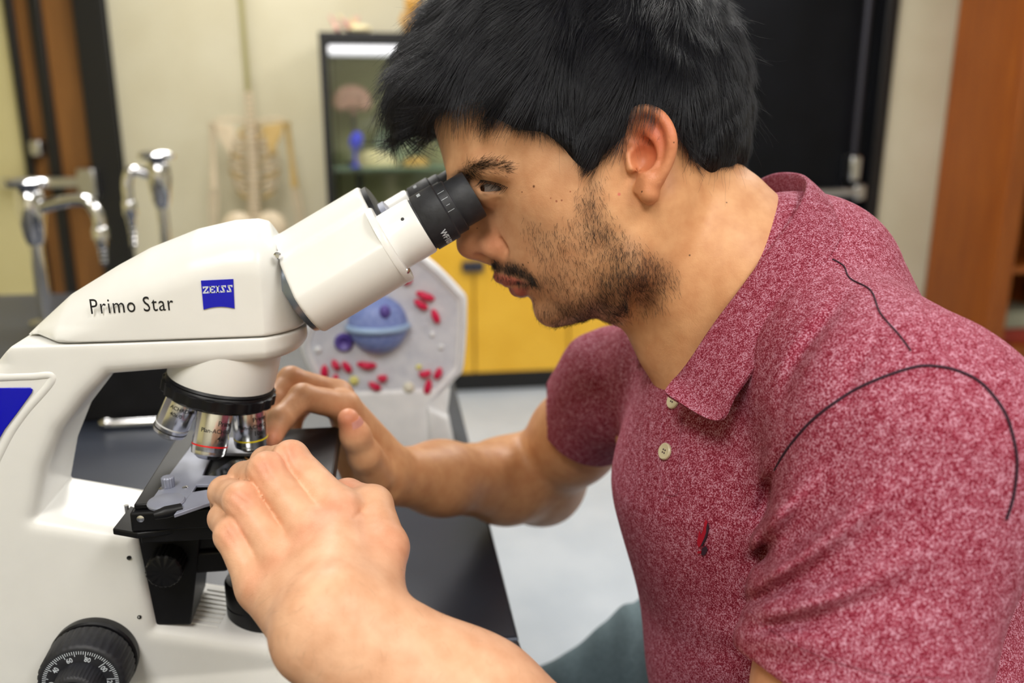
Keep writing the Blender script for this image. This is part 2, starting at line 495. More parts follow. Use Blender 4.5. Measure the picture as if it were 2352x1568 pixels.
# ceiling fixtures (they carry the lamps of the room)
for i, (lx, ly) in enumerate([(-0.55, -0.80), (0.95, -0.80), (-0.5, 2.0), (1.4, 2.0), (-0.5, 3.6), (1.7, 3.5)]):
    tr = MB(); x0, x1, y0, y1 = lx - .33, lx + .33, ly - .63, ly + .63
    tr.box((x0, y0, 2.672), (x1, y0 + .02, 2.70)); tr.box((x0, y1 - .02, 2.672), (x1, y1, 2.70))
    tr.box((x0, y0 + .02, 2.672), (x0 + .02, y1 - .02, 2.70)); tr.box((x1 - .02, y0 + .02, 2.672), (x1, y1 - .02, 2.70))
    M_lamp.cycles.emission_sampling = 'NONE'; M_tube_ = None
    t = struct('trim_%d' % (i + 1), tr, M_ceil, smooth=None)
    obj('lamp_diffuser', MB().box((x0 + .02, y0 + .02, 2.684), (x1 - .02, y1 - .02, 2.698)), M_lamp, t, smooth=None)

# ------------------------------------------------------------------ yellow base cabinets and glass display case
M_yel = noise_mat('yellow_laminate', srgb(226, 172, 40), srgb(234, 182, 52), 5.0, 0.4)
M_yel2 = mat('yellow_edge_band', srgb(205, 152, 28), 0.45)
M_kick = mat('black_plinth', srgb(16, 16, 18), 0.5)
YF = 4.035
XA = -0.275
cb = thing('base_cabinet', (0.6, YF + .2, 0), 'low yellow laminate cabinet with black plinth under the glass display case', 'cabinet')
obj('carcass', MB().box((XA, YF + .022, .10), (1.56, 4.49, .80)), M_yel2, cb)
obj('plinth', MB().box((XA + .02, YF + .05, 0), (1.54, 4.45, .10)), M_kick, cb)
obj('worktop', MB().box((XA - .01, YF - .01, .80), (1.57, 4.49, .835)), M_black, cb, bevel=.004)
for i in range(4):
    xa = XA + i * .4585 + (-.0 if i else 0)
    sx = [XA, -.07, .385, .845, 1.56]
    dr = obj('cabinet_door', MB().box((sx[i] + .004, YF, .105), (sx[i + 1] - .004, YF + .02, .795)), M_yel, cb, bevel=.003)
    hx = sx[i + 1] - .03 if i % 2 else sx[i] + .03
    hx = .405 if i == 2 else hx
    obj('handle', MB().box((hx - .027, YF - .028, .605), (hx + .027, YF + .001, .655)), M_rod, dr, bevel=.006)

dc = thing('display_case', (0.6, YF + .2, .835), 'black framed glass display case with a fluorescent tube above the yellow cabinets', 'display case')
M_casein = noise_mat('case_back_green', srgb(182, 182, 138), srgb(190, 192, 150), 2.0, .7)
ZT = 1.665
for (xa, xb) in ((XA, XA + .035), (1.52, 1.555)):
    obj('frame_post', MB().box((xa, YF + .005, .836), (xb, YF + .04, ZT)), M_black, dc, bevel=.003)
    obj('frame_post', MB().box((xa, 4.44, .836), (xb, 4.475, ZT)), M_black, dc, bevel=.003)
obj('frame_top', MB().box((XA, YF + .004, ZT - .043), (1.555, 4.476, ZT)), M_black, dc, bevel=.003)
obj('back_panel', MB().box((XA + .035, 4.447, .84), (1.52, 4.47, ZT - .045)), M_casein, dc)
obj('side_panel', MB().box((XA + .008, YF + .041, .84), (XA + .028, 4.44, ZT - .045)), M_casein, dc)
tb = obj('lamp_tube', MB().tube([(XA + .04, YF + .03, ZT - .075), (1.515, YF + .03, ZT - .075)], .024, 12), None, dc)
M_tube = mat('fluorescent_tube', (.9, .9, .95), .4); bb = M_tube.node_tree.nodes['Principled BSDF']
bb.inputs['Emission Color'].default_value = (.93, .95, 1, 1); bb.inputs['Emission Strength'].default_value = 0.5
tb.data.materials.append(M_tube)
M_glass = bpy.data.materials.new('clear_glass'); M_glass.use_nodes = True
nt = M_glass.node_tree; nt.nodes.remove(nt.nodes['Principled BSDF'])
gt = N(M_glass, 'ShaderNodeBsdfTransparent'); gg = N(M_glass, 'ShaderNodeBsdfGlossy'); gg.inputs['Roughness'].default_value = .05
gt.inputs['Color'].default_value = (.95, .97, .94, 1)
mx = N(M_glass, 'ShaderNodeMixShader'); mx.inputs[0].default_value = .06
L(M_glass, gt.outputs[0], mx.inputs[1]); L(M_glass, gg.outputs[0], mx.inputs[2]); L(M_glass, mx.outputs[0], nt.nodes['Material Output'].inputs[0])
M_shelf = mat('greenish_shelf_glass', srgb(150, 175, 150), .15, 0, .5, Alpha=0.55)
obj('glass_pane', MB().box((XA + .036, YF + .006, .84), (1.519, YF + .012, ZT - .11)), M_glass, dc, smooth=None)
SH = 1.088
obj('shelf', MB().box((XA + .036, YF + .045, SH - .016), (1.518, 4.43, SH)), M_shelf, dc, bevel=.002)

# exhibits in the case
M_pink = noise_mat('pink_model_paint', srgb(205, 150, 140), srgb(222, 172, 160), 30, .5, bump=.3)
M_bone = noise_mat('pale_bone', srgb(214, 200, 150), srgb(228, 214, 170), 20, .6, bump=.2)
M_blue = mat('cobalt_blue_plastic', srgb(20, 40, 220), .35)
M_tan = noise_mat('tan_bone', srgb(190, 150, 80), srgb(206, 168, 96), 20, .6)
bm_ = thing('brain_model', (-.155, 4.26, SH), 'pink anatomical brain model on a black stand in the display case', 'model')
br = MB()
for k in range(9):
    a = k / 8 * math.pi; r = .058 + .006 * math.sin(k * 2.1)
    for yy in (-.032, .032):
        br.sphere((-.150 + math.cos(a) * .050, 4.26 + yy, 1.375 + math.sin(a) * .034), (.040, .034, .042), 10, 7)
br.sphere((-.15, 4.26, 1.38), (.07, .06, .045), 14, 8)
obj('brain_lobes', br, M_pink, bm_)
obj('brain_stem', MB().tube([(-.150, 4.26, 1.38), (-.148, 4.26, 1.32)], [.022, .014], 10), M_pink, bm_)
obj('stand_pole', MB().tube([(-.148, 4.26, SH + .01), (-.148, 4.26, 1.345)], .012, 10), M_kick, bm_)
obj('stand_foot', MB().lathe((-.148, 4.26, SH + .0005), (0, 0, 1), [(0, .05), (.010, .05), (.014, .03)], 20), M_kick, bm_)
e1 = MB(); e1.sphere((-.135, 4.074, 1.205), (.030, .026, .042), 16, 10, np.array(Matrix.Rotation(.35, 3, 'Y')))
e1.lathe((-.142, 4.074, SH + .0005), (0, 0, 1), [(0, .022), (.006, .022), (.012, .007), (.085, .007)], 14)
tag(obj('blue_specimen', e1, M_blue), 'small cobalt blue oval specimen beside the pale shell in the case', 'specimen')
def shell(name, c, r, m, label, cat):
    mb = MB(); V = []; nu, nv = 24, 9
    for i in range(nv + 1):
        th = math.pi / 2 * i / nv
        for k in range(nu):
            g = 2 * math.pi * k / nu; q = 1 + .06 * math.cos(9 * g) * math.sin(th)
            V.append((c[0] + r[0] * q * math.sin(th) * math.cos(g), c[1] + r[1] * q * math.sin(th) * math.sin(g), c[2] + r[2] * math.cos(th) ** .8))
    Fs = [(i * nu + k, (i + 1) * nu + k, (i + 1) * nu + (k + 1) % nu, i * nu + (k + 1) % nu) for i in range(nv) for k in range(nu)]
    Fs.append(tuple(range(nv * nu + nu - 1, nv * nu - 1, -1)))
    mb.add(V, Fs); return tag(obj(name, mb, m), label, cat)
shell('shell_specimen', (-.055, 4.152, SH + .0005), (.10, .043, .075), M_bone, 'pale domed shell on the glass shelf beside the blue specimen', 'shell')
shell('skull_cap_specimen', (.13, 4.13, SH + .0005), (.06, .05, .045), M_tan, 'tan bone fragment on the shelf at the far end of the pale shell', 'bone')
# big green glass dome / jar behind the shell
jar = thing('specimen_jar', (.02, 4.32, SH), 'large pale green specimen dome behind the shell in the display case', 'jar')
M_dome = mat('pale_green_glass', srgb(165, 185, 160), .12, 0, .5)
obj('dome', MB().lathe((.05, 4.315, SH + .012), (0, 0, 1), [(0, .112), (.06, .114), (.13, .10), (.18, .07), (.205, .025), (.21, .004)], 28), M_dome, jar)
obj('jar_base', MB().lathe((.05, 4.315, SH + .0005), (0, 0, 1), [(0, .116), (.012, .116)], 28), M_kick, jar)
# a second stand below the shelf
st = MB().tube([(-.13, 4.15, .850), (-.13, 4.15, SH - .03)], .016, 10); st.lathe((-.13, 4.15, .8365), (0, 0, 1), [(0, .06), (.016, .06), (.02, .03)], 20)
tag(obj('specimen_stand', st, M_kick), 'black specimen stand below the glass shelf of the case', 'stand')
# bones on top of the case
tb_ = thing('coral_specimen', (-.14, 4.2, ZT), 'pale branching coral specimen lying on top of the display case', 'specimen')
r2 = random.Random(3)
for k in range(9):
    a = r2.uniform(-1.1, 1.1); x = -.15 + r2.uniform(-.05, .05); l = r2.uniform(.05, .09)
    obj('branch', MB().tube([(x, 4.2, ZT + .0165), (x + l * .3 * math.sin(a), 4.2 + .01 * k - .04, ZT + .45 * l), (x + l * math.sin(a), 4.2 + .012 * k - .05, ZT + l)], [.014, .011, .006], 8), M_bone if k % 2 else M_pink, tb_)
obj('base_lump', MB().sphere((-.10, 4.17, ZT + .0215), (.05, .04, .02), 14, 8), M_bone, tb_)
w1 = thing('wooden_carving', (.14, 4.2, ZT), 'ochre carved wooden figure on top of the display case behind the hair', 'figure')
M_ochre = noise_mat('ochre_wood', srgb(190, 140, 60), srgb(208, 160, 78), 12, .5)
obj('figure_body', MB().lathe((.145, 4.2, ZT + .0005), (0, 0, 1), [(0, .045), (.02, .05), (.06, .035), (.09, .03), (.13, .045), (.16, .04), (.185, .012)], 18), M_ochre, w1)
obj('figure_arm', MB().tube([(.105, 4.2, ZT + .10), (.085, 4.19, ZT + .06), (.108, 4.18, ZT + .03)], .012, 8), M_ochre, w1)

# ------------------------------------------------------------------ hanging skeleton
SKY_ = 4.30
sk = thing('skeleton_model', (-.62, SKY_, .0), 'headless cream plastic skeleton hanging from a pole before the cream wall', 'skeleton')
M_sk = noise_mat('cream_plastic_bone', srgb(214, 196, 168), srgb(224, 206, 178), 20, .5)
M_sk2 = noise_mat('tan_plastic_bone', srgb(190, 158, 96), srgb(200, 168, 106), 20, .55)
M_pole = mat('olive_pole_paint', srgb(160, 152, 104), .4, .2)
obj('hanging_pole', MB().tube([(-.628, SKY_ + .03, 1.42), (-.632, SKY_ + .03, 2.69)], .013, 8), M_pole, sk)
for k in range(24):
    z = 1.41 - k * .0255; x = -.618 - .02 * (k / 24) ** 2; w = .019 + .010 * k / 24
    obj('vertebra', MB().lathe((x, SKY_ - .02, z - .010), (0, 0, 1), [(0, w), (.004, w * 1.1), (.009, w * .85), (.014, w * 1.1), (.019, w)], 10), M_sk, sk)
for s in (-1, 1):
    for k in range(10):
        z = 1.265 - k * .030; R = [.055, .078, .092, .10, .106, .108, .106, .10, .09, .078][k]
        pts = [(-.622 + s * .015, SKY_ - .03, z)]
        for q in range(1, 8):
            a = q / 7 * math.pi * .86
            pts.append((-.622 + s * R * math.sin(a) * 1.05, SKY_ + .02 + .055 * math.cos(a), z - .055 * (q / 7) ** 1.3))
        obj('rib', MB().tube(pts, .0065, 6), M_sk if k % 3 else M_sk2, sk)  # some ribs tan: shade between the ribs put into their colour
    pl = [(-.622 + s * .06, SKY_ - .075, 1.27), (-.622 + s * .155, SKY_ - .055, 1.285), (-.622 + s * .145, SKY_ - .055, 1.23), (-.622 + s * .09, SKY_ - .08, 1.13)]
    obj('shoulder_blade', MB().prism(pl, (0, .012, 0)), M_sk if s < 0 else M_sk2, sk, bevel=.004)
    obj('collar_bone', MB().tube([(-.622 + s * .02, SKY_ + .055, 1.285), (-.622 + s * .09, SKY_ + .05, 1.30), (-.622 + s * .15, SKY_ - .01, 1.295)], .007, 8), M_sk, sk)
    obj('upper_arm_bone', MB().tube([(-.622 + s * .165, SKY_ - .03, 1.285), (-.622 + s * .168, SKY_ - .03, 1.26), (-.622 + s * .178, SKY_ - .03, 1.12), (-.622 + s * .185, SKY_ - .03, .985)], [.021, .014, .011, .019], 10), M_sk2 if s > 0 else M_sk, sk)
    for dx in (-.012, .012):
        obj('forearm_bone', MB().tube([(-.622 + s * .187 + dx, SKY_ - .03, .975), (-.622 + s * .20 + dx, SKY_ - .02, .85), (-.622 + s * .208 + dx, SKY_ - .01, .735)], [.011, .007, .010], 8), M_sk, sk)
    hp = MB(); hp.sphere((-.635 + s * .075, SKY_ - .035, .80), (.075, .03, .075), 14, 9)
    obj('hip_bone', hp, M_sk, sk)
    obj('thigh_bone', MB().tube([(-.635 + s * .10, SKY_ - .02, .74), (-.635 + s * .13, SKY_ - .02, .70), (-.635 + s * .09, SKY_ - .01, .34)], [.022, .016, .02], 10), M_sk, sk)
    obj('shin_bone', MB().tube([(-.635 + s * .09, SKY_ - .01, .325), (-.635 + s * .085, SKY_ - .02, .05)], [.02, .012], 10), M_sk, sk)
obj('breastbone', MB().prism([(-.64, SKY_ + .075, 1.28), (-.60, SKY_ + .075, 1.28), (-.607, SKY_ + .082, 1.12), (-.62, SKY_ + .082, 1.09), (-.633, SKY_ + .082, 1.12)], (0, .012, 0)), M_sk, sk, bevel=.003)
obj('stand_base', MB().lathe((-.62, SKY_ + .03, .0005), (0, 0, 1), [(0, .17), (.02, .17), (.03, .12)], 20), M_pole, sk)
obj('stand_post', MB().tube([(-.628, SKY_ + .048, .02), (-.628, SKY_ + .048, 1.43)], .008, 8), M_pole, sk)

# ------------------------------------------------------------------ laboratory bench
TZ = 0.94
M_bench = noise_mat('black_epoxy_bench', srgb(36, 40, 51), srgb(46, 51, 62), 9.0, 0.36, detail=6, bump=.02, bscale=300)
M_cab = noise_mat('bench_carcass_paint', srgb(60, 58, 58), srgb(68, 66, 66), 4.0, .5)
bn = thing('lab_bench', (-.7, 1.1, 0), 'long black epoxy topped laboratory bench carrying the microscope', 'bench')
YS = float(onZ(1080, 1474, TZ)[1])
obj('bench_top', MB().box((-1.50, YS + .0008, TZ - .03), (.089, 2.05, TZ)), M_bench, bn, bevel=.003)
obj('bench_top', MB().box((-1.50, -.25, TZ - .03), (.089, YS - .0008, TZ)), M_bench, bn, bevel=.003)
M_seam = mat('grey_joint_filler', srgb(128, 140, 158), .6)
obj('joint_filler', MB().box((-1.49, YS - .0007, TZ - .02), (.0875, YS + .0007, TZ - .0001)), M_seam, bn, smooth=None)
obj('bench_frame', MB().box((-1.44, -.2, .09), (-.02, 2.0, TZ - .03)), M_cab, bn, bevel=.003)
obj('plinth', MB().box((-1.38, -.15, 0), (-.08, 1.95, .09)), M_kick, bn)
speck = onZ(995, 1436, TZ)
tag(obj('paint_speck', MB().lathe((speck[0], speck[1], TZ + .0001), (0, 0, 1), [(0, .0016), (.0004, .0015)], 12), M_seam), 'tiny pale paint spot on the black bench top', 'spot')

# ------------------------------------------------------------------ two chrome laboratory taps
def tap(px, py, dep, spout, label, sc):
    top = C(px, py, dep)
    base = np.array([top[0], top[1], TZ + .0005])
    t = thing('lab_tap', base, label, 'tap', 'chrome gas and water taps on the bench')
    H = top[2] - TZ
    obj('tap_post', MB().lathe(base, (0, 0, 1), [(0, .030), (.008, .030), (.014, .0125), (H - .10, .0125)], 20), M_chrome, t)
    obj('valve_body', MB().lathe(base, (0, 0, 1), [(H - .115, .014), (H - .10, .019), (H - .05, .026), (H - .02, .024), (H - .012, .018)], 20), M_chrome, t)
    obj('tap_cap', MB().lathe(base, (0, 0, 1), [(H - .012, .012), (H - .008, .036), (H + .000, .040), (H + .006, .034), (H + .010, .012)], 24), M_chrome, t)
    s0 = base + (0, 0, H - .052); e = np.array(spout, float)
    pts = smooth_path([s0, s0 + (e[0] * .5, e[1] * .5, .016), s0 + (e[0] * .85, e[1] * .85, .018), s0 + (e[0], e[1], -.008), s0 + (e[0] * 1.01, e[1] * 1.01, -.034 * sc)], 5)
    obj('spout', MB().tube(pts, .0115, 12), M_chrome, t)
    n0 = s0 + (e[0] * 1.01, e[1] * 1.01, -.030 * sc)
    prof = [(0, .012), (.004, .0145), (.022 * sc, .0145), (.026 * sc, .010), (.034 * sc, .010)]
    for k in range(5): prof += [((.036 + k * .0075) * sc, .0095 - k * .0006), ((.041 + k * .0075) * sc, .0065 - k * .0004)]
    obj('hose_nozzle', MB().lathe(n0, (0, 0, -1), prof, 16), M_chrome, t)
tap(62, 418, 1.60, (.122, -.02), 'chrome laboratory tap with a flat cap whose spout points toward the skeleton', 1)
tap(360, 356, 1.90, (-.062, -.02), 'smaller chrome laboratory tap whose spout points toward the wooden door', 1.45)

# ------------------------------------------------------------------ cell model on the bench
cm = thing('cell_model', (-.01, 1.02, TZ), 'pale grey animal cell model with blue nucleus standing behind the microscope', 'cell model')
M_cell = noise_mat('pale_grey_cell_resin', srgb(198, 202, 214), srgb(214, 217, 226), 60, .4, bump=.5)
M_cellw = noise_mat('white_cell_resin', srgb(224, 226, 230), srgb(234, 235, 238), 40, .4)
M_mito = mat('magenta_paint', srgb(214, 14, 74), .35)
M_nuc = noise_mat('blue_nucleus_paint', srgb(120, 140, 205), srgb(140, 158, 218), 150, .45, bump=.4)
M_nuc2 = mat('light_blue_paint', srgb(160, 188, 226), .4)
M_pur = noise_mat('purple_paint', srgb(84, 66, 150), srgb(104, 86, 170), 60, .4)
M_lem = mat('lemon_paint', srgb(226, 220, 130), .45)
M_ivory = mat('ivory_paint', srgb(226, 222, 206), .45)
YC = .99
pl = [onY(px, py, YC) for px, py in [(702, 770), (742, 690), (830, 630), (930, 592), (975, 598), (1052, 672), (1064, 705), (1057, 840), (1040, 868), (985, 930), (950, 948), (830, 950), (765, 925), (722, 860), (700, 810)]]
pl = smooth_path(pl, 3, True); cen = np.mean(pl, 0)
def ringm(scale, y):
    return [np.array([cen[0] + (p[0] - cen[0]) * scale, y, cen[2] + (p[2] - cen[2]) * scale]) for p in pl]
mb = MB(); n = len(pl); rings = [ringm(.90, YC + .006), ringm(.955, YC + .004), ringm(.985, YC), ringm(1.0, YC + .006), ringm(1.0, YC + .045), ringm(.95, YC + .058)]
V = [p for r in rings for p in r]
Fs = [(i * n + k, i * n + (k + 1) % n, (i + 1) * n + (k + 1) % n, (i + 1) * n + k) for i in range(len(rings) - 1) for k in range(n)]
Fs += [tuple(range(n)), tuple(range((len(rings) - 1) * n, len(rings) * n))]
mb.add(V, Fs); obj('cell_body', mb, M_cell, cm)
obj('cell_rim', MB().tube(ringm(.985, YC + .008) + [ringm(.985, YC + .008)[0]], .0065, 8, cap=False), M_cellw, cm)
YP = YC + .006
nc = onY(868, 745, YP)
nu = obj('nucleus', MB().sphere((nc[0], YP, nc[2]), (.0345, .026, .0345), 28, 18), M_nuc, cm)
hb = MB(); pts = []
obj('nucleus_band', MB().tube([(nc[0] + .0340 * math.cos(a), YP - .0265 * math.sin(a), nc[2] - .002) for a in np.linspace(.1, math.pi - .1, 16)], .0042, 8), M_nuc2, nu)
q = onY(884, 716, YP - .02); obj('nucleolus', MB().sphere((q[0], YP - .020, q[2]), (.0065, .008, .008), 14, 9), M_pur, nu)
q = onY(790, 786, YP); obj('vacuole', MB().lathe((q[0], YP + .004, q[2]), (0, -1, 0), [(0, .0112), (.006, .0112), (.010, .008), (.008, .0048), (.005, .001)], 20), M_pur, cm)
for (px, py, l, an) in [(977, 680, 22, 22), (967, 700, 17, 35), (1000, 727, 17, 70), (934, 643, 10, -20), (745, 853, 14, -85), (771, 838, 11, 60), (797, 843, 14, 55), (769, 875, 15, -75), (842, 838, 22, 8), (878, 867, 9, 0), (861, 886, 14, 28), (976, 857, 13, -10), (1005, 857, 13, -60), (982, 888, 17, -75)]:
    c0 = onY(px, py, YP - .001); dx = .00047 * l * math.cos(math.radians(an)); dz = -.00047 * l * math.sin(math.radians(an))
    obj('mitochondrion', MB().tube([c0 - (dx, -.002, dz), c0 - (dx * .5, .002, dz * .6), c0 + (dx * .1, -.003, -dz * .05 - .0005), c0 + (dx * .6, -.002, dz * .5), c0 + (dx, .002, dz)], [.0022, .0042, .0046, .0042, .0022], 10), M_mito, cm)
for (px, py, r, m) in [(813, 874, .0058, M_lem), (962, 843, .0036, M_lem), (939, 890, .0072, M_ivory), (992, 768, .0036, M_cellw), (1013, 797, .0036, M_cellw), (730, 803, .0045, M_cellw), (820, 905, .0032, M_cellw)]:
    c0 = onY(px, py, YP); obj('vesicle', MB().sphere((c0[0], YP, c0[2]), (r, r * .9, r), 14, 9), m, cm)
for k in range(16):
    px = rnd.uniform(900, 1030); py = rnd.uniform(740, 830)
    c0 = onY(px, py, YP + .001)
    obj('golgi_ridge', MB().tube([c0 + ((j - 2) * .0035, rnd.uniform(-.0005, .0005), .0018 * math.sin(j * 1.7 + k) + (j - 2) * rnd.uniform(-.001, .001)) for j in range(5)], [.0006, .0013, .0014, .0012, .0005], 6), M_cell, cm)
sp = [onY(px, py, YC + .03) for px, py in [(745, 905), (985, 925), (1040, 985), (1052, 1030)]]
st = MB()
x0, x1 = -.075, .066
st.prism([(x0 + .012, YC + .004, 1.02), (x0, YC - .01, TZ + .001), (x0, YC + .085, TZ + .001), (x0 + .012, YC + .055, 1.02)], (x1 - x0 - .012, 0, 0))
obj('stand', st, M_cellw, cm, bevel=.006)
fo = MB(); fo.prism([(x1 - .03, YC - .006, 1.0), (x1 - .004, YC - .008, .985), (x1 + .004, YC - .012, TZ + .001), (x1 - .03, YC - .012, TZ + .001)], (0, .09, 0))
obj('stand_foot', fo, M_cellw, cm, bevel=.005)

# black case and chrome rod seen through the arm of the microscope
M_case = noise_mat('black_case_plastic', srgb(14, 14, 17), srgb(20, 20, 24), 30, .5, spec=.3)
q0 = onZ(250, 968, TZ); q1 = onZ(405, 966, TZ)
ecs = thing('equipment_case', (q0[0], q0[1] + .06, TZ), 'low black equipment case on the bench behind the microscope arm', 'case')
yb_ = q0[1]
obj('case_body', MB().box((q0[0] - .10, yb_, TZ + .0005), (q1[0], yb_ + .11, TZ + .075)), M_case, ecs, bevel=.004)
obj('case_lid', MB().box((q0[0] - .102, yb_ - .002, TZ + .0755), (q1[0] + .002, yb_ + .112, TZ + .092)), M_case, ecs, bevel=.005)
r0 = onZ(247, 985, TZ); r1 = onZ(420, 980, TZ)
rd = thing('chrome_rod', (r0[0], r0[1], TZ), 'chrome rod with a rounded end lying on the bench before the black case', 'rod')
obj('rod_shaft', MB().tube([(r0[0], r0[1], TZ + .0068), (r1[0], r0[1] + .004, TZ + .0068)], .0062, 14), M_chrome, rd)
obj('rod_knob', MB().sphere((r0[0], r0[1], TZ + .0080), (.010, .0075, .0075), 16, 10), M_chrome, rd)
# ================================================================== microscope
YM = .573; YN = .537; YFAR = .609
M_white = noise_mat('ivory_white_enamel', srgb(238, 237, 233), srgb(241, 240, 236), 40, .30, spec=.5, bump=.012, bscale=2500)
M_bluep = mat('royal_blue_enamel', srgb(14, 16, 190), .25)
M_blackp = noise_mat('black_satin_plastic', srgb(15, 15, 18), srgb(20, 20, 23), 60, .42, spec=.3)
M_rub = noise_mat('black_rubber', srgb(30, 31, 36), srgb(38, 39, 45), 200, .55, bump=.15)
M_slate = noise_mat('grey_anodised_stage', srgb(138, 142, 160), srgb(150, 154, 170), 30, .38, metal=.15)
M_ink = mat('black_ink', srgb(18, 18, 20), .5)
M_mark = mat('white_ink', srgb(215, 222, 230), .5)
M_satin = mat('satin_chrome', (.80, .80, .83), .20, 1.0)
ms = thing('microscope', (-.08, YM, TZ), 'white compound microscope with blue badge and three chrome objectives on the bench', 'microscope')

def PXZ(pts, y): return [(p[0], p[2]) for p in (onY(a, b_, y) for a, b_ in pts)]
# side outline of arm, column and foot (pixels read on the near flank)
arm_px = [(24, 796), (300, 787.5), (560, 778), (722, 771), (722, 826), (640, 834), (470, 848), (248, 866), (194, 920), (135, 997), (100, 1086), (82, 1192),
          (200, 1211), (312, 1229), (357, 1444), (560, 1475), (760, 1506)]
arm = PXZ(arm_px, YN)
xe = arm[-1][0]
arm += [(xe + .012, arm[-1][1] - .02), (xe + .012, TZ + .004), (arm[-1][0] - .28, TZ + .004)]
arm += PXZ([(-185, 1568), (-175, 1350), (-140, 1120), (-85, 950), (-40, 860)], YN)
sdA = poly_sdf(arm)
OPT = onY(572, 950, YM)                     # optical axis
XO = float(OPT[0])
def f_arm(P):
    x, y, z = P[:, 0], P[:, 1], P[:, 2]
    d = sdA(x, z)
    hw = .036 + np.clip((TZ + .030 - z) * .4, 0, .010)      # the foot flares a little
    plan = np.abs(y - YM) - hw
    # rounded nose around the optical axis (upper band only)
    xr = onY(706, 770, YM)[0] - .040
    nose = np.where(x > xr, np.sqrt((x - xr) ** 2 + (y - YM) ** 2) - .040, plan)
    up = np.clip((z - 1.10) / .02, 0, 1)
    plan = np.where(x > xr, plan * (1 - up) + np.maximum(nose, plan) * up, plan)
    zs = np.interp(x, [arm[0][0], arm[3][0]], [arm[0][1], arm[3][1]])
    k = .0016 + .0095 * np.clip((np.abs(z - zs) - .003) / .008, 0, 1)
    return smax(d, plan, k)
BIG = 1.0
def body_mesh(fn, lo, hi, h): 
    V, Q = nets([Prim(fn, (0, 0, 0), 50.0, 'u', 0)], lo, hi, h, margin=1.9)
    return V, Q
V, Q = body_mesh(f_arm, (-.40, .50, .93), (.10, .64, 1.24), .0015)
arm_o = np_obj('arm_and_foot', V, Q, M_white, ms)

cov_px = [(24, 793), (60, 757), (125, 697), (239, 627), (331, 576), (444, 531), (530, 511), (586, 507), (612, 513), (622, 533), (668, 640), (716, 704), (722, 768.5), (560, 775.5), (300, 785)]
near = PXZ([cov_px[0]] + [cov_px[1]], YN)
cov = []
for i, p in enumerate(cov_px):
    y = YN if (i == 0 or i >= 11) else (YN + .006 if i in (1, 2, 3) else YN + .022)
    cov += PXZ([p], y)
sdC = poly_sdf(cov)
crest = np.array(cov[1:9])
def f_cov(P):
    x, y, z = P[:, 0], P[:, 1], P[:, 2]
    d = sdC(x, z)
    plan = np.abs(y - YM) - .0362
    xr = onY(706, 770, YM)[0] - .040
    nose = np.sqrt((x - xr) ** 2 + (y - YM) ** 2) - .0402
    plan = np.where(x > xr, np.maximum(nose, plan), plan)
    # sloping shoulder: the top falls off towards the flanks
    zt = np.interp(x, crest[:, 0], crest[:, 1]).astype(np.float32)
    sh = (z - zt) * .80 + (np.abs(y - YM) - .012) * .60
    d = smax(d, sh, .010)
    zs = np.interp(x, [arm[0][0], arm[3][0]], [arm[0][1], arm[3][1]])
    k = .0016 + .0085 * np.clip((np.abs(z - zs) - .003) / .008, 0, 1)
    return smax(d, plan, k)
V, Q = body_mesh(f_cov, (-.27, .52, 1.17), (.10, .63, 1.30), .0013)
cov_o = np_obj('head_cover', V, Q, M_white, ms)

# white collar and black knurled turret, tilted towards the arm
AL = math.radians(14.0)
Qc = onY(508, 872, YM)                       # turret centre
A = np.array([-math.sin(AL), 0, -math.cos(AL)])
E1 = np.array([math.cos(AL), 0, -math.sin(AL)]); E2 = np.array([0, -1.0, 0])
obj('turret_collar', MB().lathe(Qc, A, [(-.034, .0350), (-.018, .0350), (-.006, .0345), (-.0012, .0340), (-.0004, .0325)], 48), M_white, ms)
tur = obj('turret', MB().lathe(Qc, A, [(-.004, .030), (-.001, .0340), (.0005, .0348), (.0016, .0340), (.0028, .0350), (.0100, .0350), (.0122, .0330), (.0125, .020)], 48), M_blackp, ms)
obj('grip_ring', MB().lathe(Qc, A, [(.0026, .0345), (.0034, .0360), (.0098, .0360), (.0110, .0345)], 120, lobes=lambda g, i: 1.0 + .018 * (1 if math.cos(20 * g) > .1 else -1)), M_blackp, tur)
M_red = mat('red_ring_paint', srgb(220, 20, 24), .4); M_yelr = mat('yellow_ring_paint', srgb(236, 214, 20), .4); M_whr = mat('white_ring_paint', srgb(228, 228, 228), .4)
